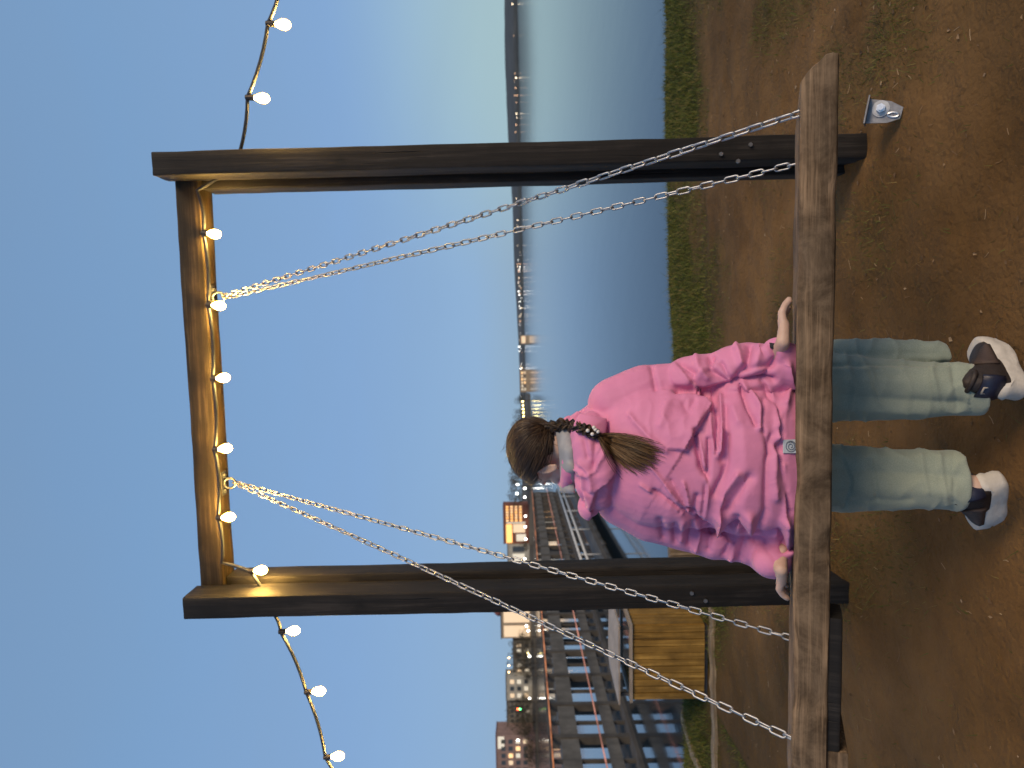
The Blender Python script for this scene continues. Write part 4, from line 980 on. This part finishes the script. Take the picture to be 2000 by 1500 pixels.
# ---- chunky trainers
m_sole = simple('white_sole', (.56, .54, .50), .75, .12, 30, .3); m_up = simple('dark_upper', (.028, .021, .020), .6, .3, 25, .3); m_pan = simple('navy_panel', (.014, .018, .042), .45, .3, 25, .2); m_brn = simple('brown_panel', (.062, .042, .036), .7, .2, 30, .3); m_lace = simple('pale_lace', (.40, .37, .33), .85, .1, 80, .3)
def shoe(heel, toe, roll, lab):
    ax = (toe-heel); L = ax.length; f = ax.normalized(); up = Vector((0, 0, 1)); l = up.cross(f).normalized(); up = f.cross(l)
    q = Matrix.Rotation(roll, 3, f); l = q @ l; up = q @ up
    def w(a, b, c): return heel + f*(a*L) + l*(b*1.12) + up*(c*1.22)
    def outline(grow=0):
        o = []
        for k in range(44):
            t = 2*math.pi*k/44; a = .5-.53*math.cos(t)
            wd = .036+.012*sstep((a-.15)/.5)-.006*math.exp(-((a-.42)/.16)**2)
            o.append((a + grow*(-math.cos(t))*.05, math.sin(t)/max(.35, abs(math.sin(t)))**.45*(wd+grow*.004)))
        return o
    m = MB(); rg = []
    for zc, g in ((0, -.7), (.004, .2), (.014, .9), (.022, .55), (.030, 1.25), (.042, .9), (.052, .2), (.055, -.6)):
        rg.append([w(a, b, zc + .006*math.sin(a*22+zc*90)*(.004 < zc < .05) + .010*max(0, a-.8)/.2 + (.010 if zc > .02 else 0)*max(0, .25-a)/.25) for a, b in outline(g)])
    m.loft(rg)
    so_ = MB(); rgu = []
    # upper : cross sections along the foot
    for a, hw, h in ((-.015, .020, .075), (.0, .028, .098), (.06, .033, .112), (.16, .036, .110), (.28, .038, .100), (.40, .039, .090), (.54, .042, .072), (.70, .045, .055), (.85, .043, .046), (.95, .034, .036), (1.0, .018, .026)):
        rgu.append([w(a, hw*math.cos(t), .046 + (h-.02)*max(-.15, math.sin(t))**1.0 if math.sin(t) > 0 else .044) for t in np.linspace(0, 2*math.pi, 25)[:-1]])
    so_.loft(rgu)
    u = pmb(so_, 'shoe', m_up, smooth=True)
    pmb(m, 'sole', m_sole, parent=u, ang=50)
    # heel counter, side panel, laces, pull loop
    m = MB(); rg = []
    for t in np.linspace(R(100), R(260), 13):
        b = math.sin(t); a = math.cos(t)
        rg.append([w(.07+a*.115, b*.0395, .058), w(.07+a*.125, b*.0415, .08), w(.07+a*.115, b*.038, .108), w(.07+a*.09, b*.032, .108), w(.07+a*.09, b*.032, .058)])
    m.loft(rg); pmb(m, 'heel_counter', m_pan, parent=u, smooth=True)
    for s_ in (1, -1):
        m = MB(); rg = []
        for a in np.linspace(.32, .72, 9):
            hw = np.interp(a, (.28, .54, .72), (.0405, .0445, .0475)); h = np.interp(a, (.28, .54, .72), (.095, .068, .05))
            rg.append([w(a, s_*(hw+.001), .054), w(a, s_*(hw+.0025), .066), w(a+.03, s_*hw*.72, h+.018), w(a+.03, s_*hw*.6, h+.010), w(a, s_*(hw-.008), .056)])
        m.loft(rg); pmb(m, 'side_panel', m_brn, parent=u, smooth=True)
    m = MB()
    for a, h in ((.36, .118), (.43, .108), (.50, .099), (.57, .090)):
        m.tube([w(a, -.024, h-.014), w(a+.012, 0, h-.001), w(a+.024, .024, h-.014)], .0034, 7)
    pmb(m, 'laces', m_lace, parent=u, smooth=True)
    m = MB(); m.tube([w(-.02, -.010, .085), w(-.05, -.009, .102), w(-.05, .009, .102), w(-.02, .010, .085)], .0032, 7); pmb(m, 'pull_loop', m_lace, parent=u, smooth=True)
    m = MB()
    m.tube([w(.13+.11*math.cos(t), .028*math.sin(t), .118-.008*math.cos(t)) for t in np.linspace(0, 6.283, 21)[:-1]], .0075, 10, closed=True); pmb(m, 'collar', m_up, parent=u, smooth=True)
hr = pi(1990, 768, 2.125); tr_ = hr + Vector((.62, .78, 0)).normalized()*.21; tr_.z = .004; hr.z = .028
shoe(hr, tr_, R(4), 'r')
hl_ = pi(1956, 932, 2.165); tl_ = hl_ + Vector((-.66, .75, 0)).normalized()*.20; tl_.z = .006; hl_.z = .068
shoe(hl_, tl_, R(-6), 'l')
# ---- hair
m_hair, nth2, bh2 = new_mat('brown_hair')
gi = nth2.nodes.new('ShaderNodeNewGeometry')
nth2.links.new(ramp(nth2, gi.outputs['Random Per Island'], [(0, (.016, .010, .007)), (.55, (.036, .021, .012)), (1, (.085, .050, .024))]), bh2.inputs['Base Color'])
bh2.inputs['Roughness'].default_value = .42; bh2.inputs['Specular IOR Level'].default_value = .4; bh2.inputs['Anisotropic'].default_value = .4
m_tail = m_hair.copy(); m_tail.name = 'brown_hair_ends'
for nd in m_tail.node_tree.nodes:
    if nd.type == 'VALTORGB':
        for e, c in zip(nd.color_ramp.elements, ((.040, .022, .010), (.095, .052, .020), (.21, .125, .050))): e.color = (*c, 1)
m_hcap = simple('hair_under', (.020, .013, .009), .7, .3, 40, .3)
HR = Vector((.108, .083, .079)); HO = (-.010, 0, .003)
def hsurf(d, lift=0):
    """point on the hair surface in direction d (head axes)"""
    s = 1/math.sqrt((d.x/HR.x)**2+(d.y/HR.y)**2+(d.z/HR.z)**2)
    p = d*(s+lift); return hd(HO[0]+p.x, HO[1]+p.y, HO[2]+p.z)
def hairy(d):
    """is this direction covered by hair?"""
    if d.z > .62: return True
    if d.x > .0:      # towards the face: hairline at the temples
        return d.z > .10 + .62*max(0, d.x-.25) and d.x < .80 + .0*d.z
    if d.x > -.34: return d.z > -.18-.5*(-d.x)     # above the ear
    return d.z > -.93
rdir = Vector((-.80, -.02, -.60)).normalized()      # where the braid leaves the head
m = MB(); nU, nV = 72, 44; idx = {}; vv = []; ff = []
for i in range(nV+1):
    for j in range(nU):
        th = math.pi*i/nV; ph = 2*math.pi*j/nU; d = Vector((math.sin(th)*math.cos(ph), math.sin(th)*math.sin(ph), math.cos(th)))
        vv.append(tuple(hsurf(d, -.002 + .0012*mnoise.noise(d*14))))
for i in range(nV):
    for j in range(nU):
        th = math.pi*(i+.5)/nV; ph = 2*math.pi*(j+.5)/nU; d = Vector((math.sin(th)*math.cos(ph), math.sin(th)*math.sin(ph), math.cos(th)))
        if hairy(d): ff.append((i*nU+j, (i+1)*nU+j, (i+1)*nU+(j+1) % nU, i*nU+(j+1) % nU))
hair = pobj('hair', vv, ff, m_hcap)
q = random.Random(4); m = MB()
def strand(pts, r): m.tube(pts, [r*min(1, .35+2.5*(1-i/(len(pts)-1))) for i in range(len(pts))], 4, cap=False)
made = 0
while made < 2600:
    d0 = Vector((q.gauss(0, 1), q.gauss(0, 1), q.gauss(0, 1))).normalized()
    if not hairy(d0): continue
    dt = (rdir+Vector((q.gauss(0, .07), q.gauss(0, .07), q.gauss(0, .07)))).normalized()
    if d0.dot(dt) < -.93: continue
    om = math.acos(max(-1, min(1, d0.dot(dt))))
    if om < .12: continue
    n_ = max(4, int(om*7)); lf_ = q.uniform(-.001, .0045); pts = []
    fend = min(1, q.uniform(.75, 1.3))
    for k in range(n_+1):
        f = k/n_*fend; d = (d0*math.sin((1-f)*om)+dt*math.sin(f*om))/math.sin(om)
        if d.x > -.05 and d.x < .35 and d.z < .0: d = Vector((d.x, d.y, max(d.z, -.02))).normalized()
        pts.append(hsurf(d.normalized(), lf_*math.sin(math.pi*min(1, .15+f))+.0008*math.sin(7*f+made)))
    strand(pts, q.uniform(.0007, .0014)); made += 1
for k in range(200):     # fly-aways
    d0 = Vector((q.gauss(-.5, .6), q.gauss(0, .8), q.gauss(.3, .8))).normalized()
    if not hairy(d0): continue
    p = hsurf(d0); nn = (p-HC).normalized(); tdir = Vector((q.gauss(0, 1), q.gauss(0, 1), q.gauss(0, 1)))
    tdir = (tdir-nn*tdir.dot(nn)).normalized(); L = q.uniform(.012, .035)
    strand([p, p+tdir*L*.5+nn*L*.22, p+tdir*L+nn*L*q.uniform(.1, .5)], .0004)
pmb(m, 'hair_strands', m_hair, parent=hair, smooth=True)
# bun-like gather where the braid starts, the three-strand braid, the loose tail
m = MB(); root = hsurf(rdir, -.004)
path = [root, pi(1098, 829, 2.055), on_jacket(1118, 832, .020), on_jacket(1138, 838, .019), on_jacket(1156, 845, .017), on_jacket(1166, 850, .014)]
def along(t):
    t *= len(path)-1; i = min(int(t), len(path)-2); return path[i].lerp(path[i+1], t-i)
for sidx in range(3):
    for hs in range(16):     # each lock is a bundle of fine hairs
        pts = []; o1, o2 = q.gauss(0, .0030), q.gauss(0, .0030)
        for k in range(49):
            t = k/48; c = along(t); tg_ = (along(min(1, t+.02))-along(max(0, t-.02))).normalized()
            vw = (c-EYEP).normalized(); sd = tg_.cross(vw).normalized(); dp_ = sd.cross(tg_)
            ph = 2*math.pi*(t*3.2+sidx/3); wd = .0125*(1-.35*t)
            pts.append(c + sd*(wd*math.sin(ph)+o1) + dp_*(.5*wd*math.sin(2*ph)+o2))
        m.tube(pts, .0019, 5, cap=False)
for k in range(60):
    d0 = (rdir+Vector((q.gauss(0, .16), q.gauss(0, .16), q.gauss(0, .16)))).normalized(); m.tube([hsurf(d0, .001), hsurf((rdir*.6+d0*.4).normalized(), .006), path[1]+Vector((q.gauss(0, .006), q.gauss(0, .004), q.gauss(0, .006)))], .0014, 4, cap=False)
pmb(m, 'braid', m_hair, parent=hair, smooth=True)
m = MB()
for k in range(420):
    f = q.random(); e = q.gauss(0, .25)
    tip = (1274-30*abs(f-.35)+q.gauss(0, 12), 866+54*f+q.gauss(0, 5))
    if q.random() < .3: tip = (tip[0]-q.uniform(10, 45), tip[1]+(f-.5)*10)
    p0 = path[-1]+Vector((q.gauss(0, .003), 0, q.gauss(0, .003))); pts = []
    lf_ = q.uniform(.003, .020)
    for j in range(7):
        t = j/6; xx = 1166+(tip[0]-1166)*t; yy = 850+(tip[1]-850)*t + math.sin(math.pi*t)*(f-.5)*16 + q.gauss(0, .5)
        s_ = on_jacket(xx, yy, .004+lf_*math.sin(math.pi*min(1, .12+.75*t))); pts.append(s_ if j else p0)
    m.tube(pts, [q.uniform(.0007, .0012)*(1-.5*j/6) for j in range(7)], 4, cap=False)
pmb(m, 'hair_tail', m_tail, parent=hair, smooth=True)
m_band = simple('dark_band', (.012, .009, .010), .7, .2, 60, .2); m_pearl = simple('white_bead', (.72, .70, .66), .25, .05, 40, 0)
m = MB(); a_, b_ = path[-2].lerp(path[-1], .35), path[-1]; m.tube([a_, b_], [.0125, .0105], 14); hb = pmb(m, 'hair_tie', m_band, parent=hair, smooth=True)
for x, y in ((1148, 841), (1157, 848), (1160, 835), (1163, 839), (1168, 843)):
    m = MB(); m.ball(on_jacket(x, y, .033 if x < 1160 else .029), .0052, 12, 8); pmb(m, 'bead', m_pearl, parent=hair, smooth=True)
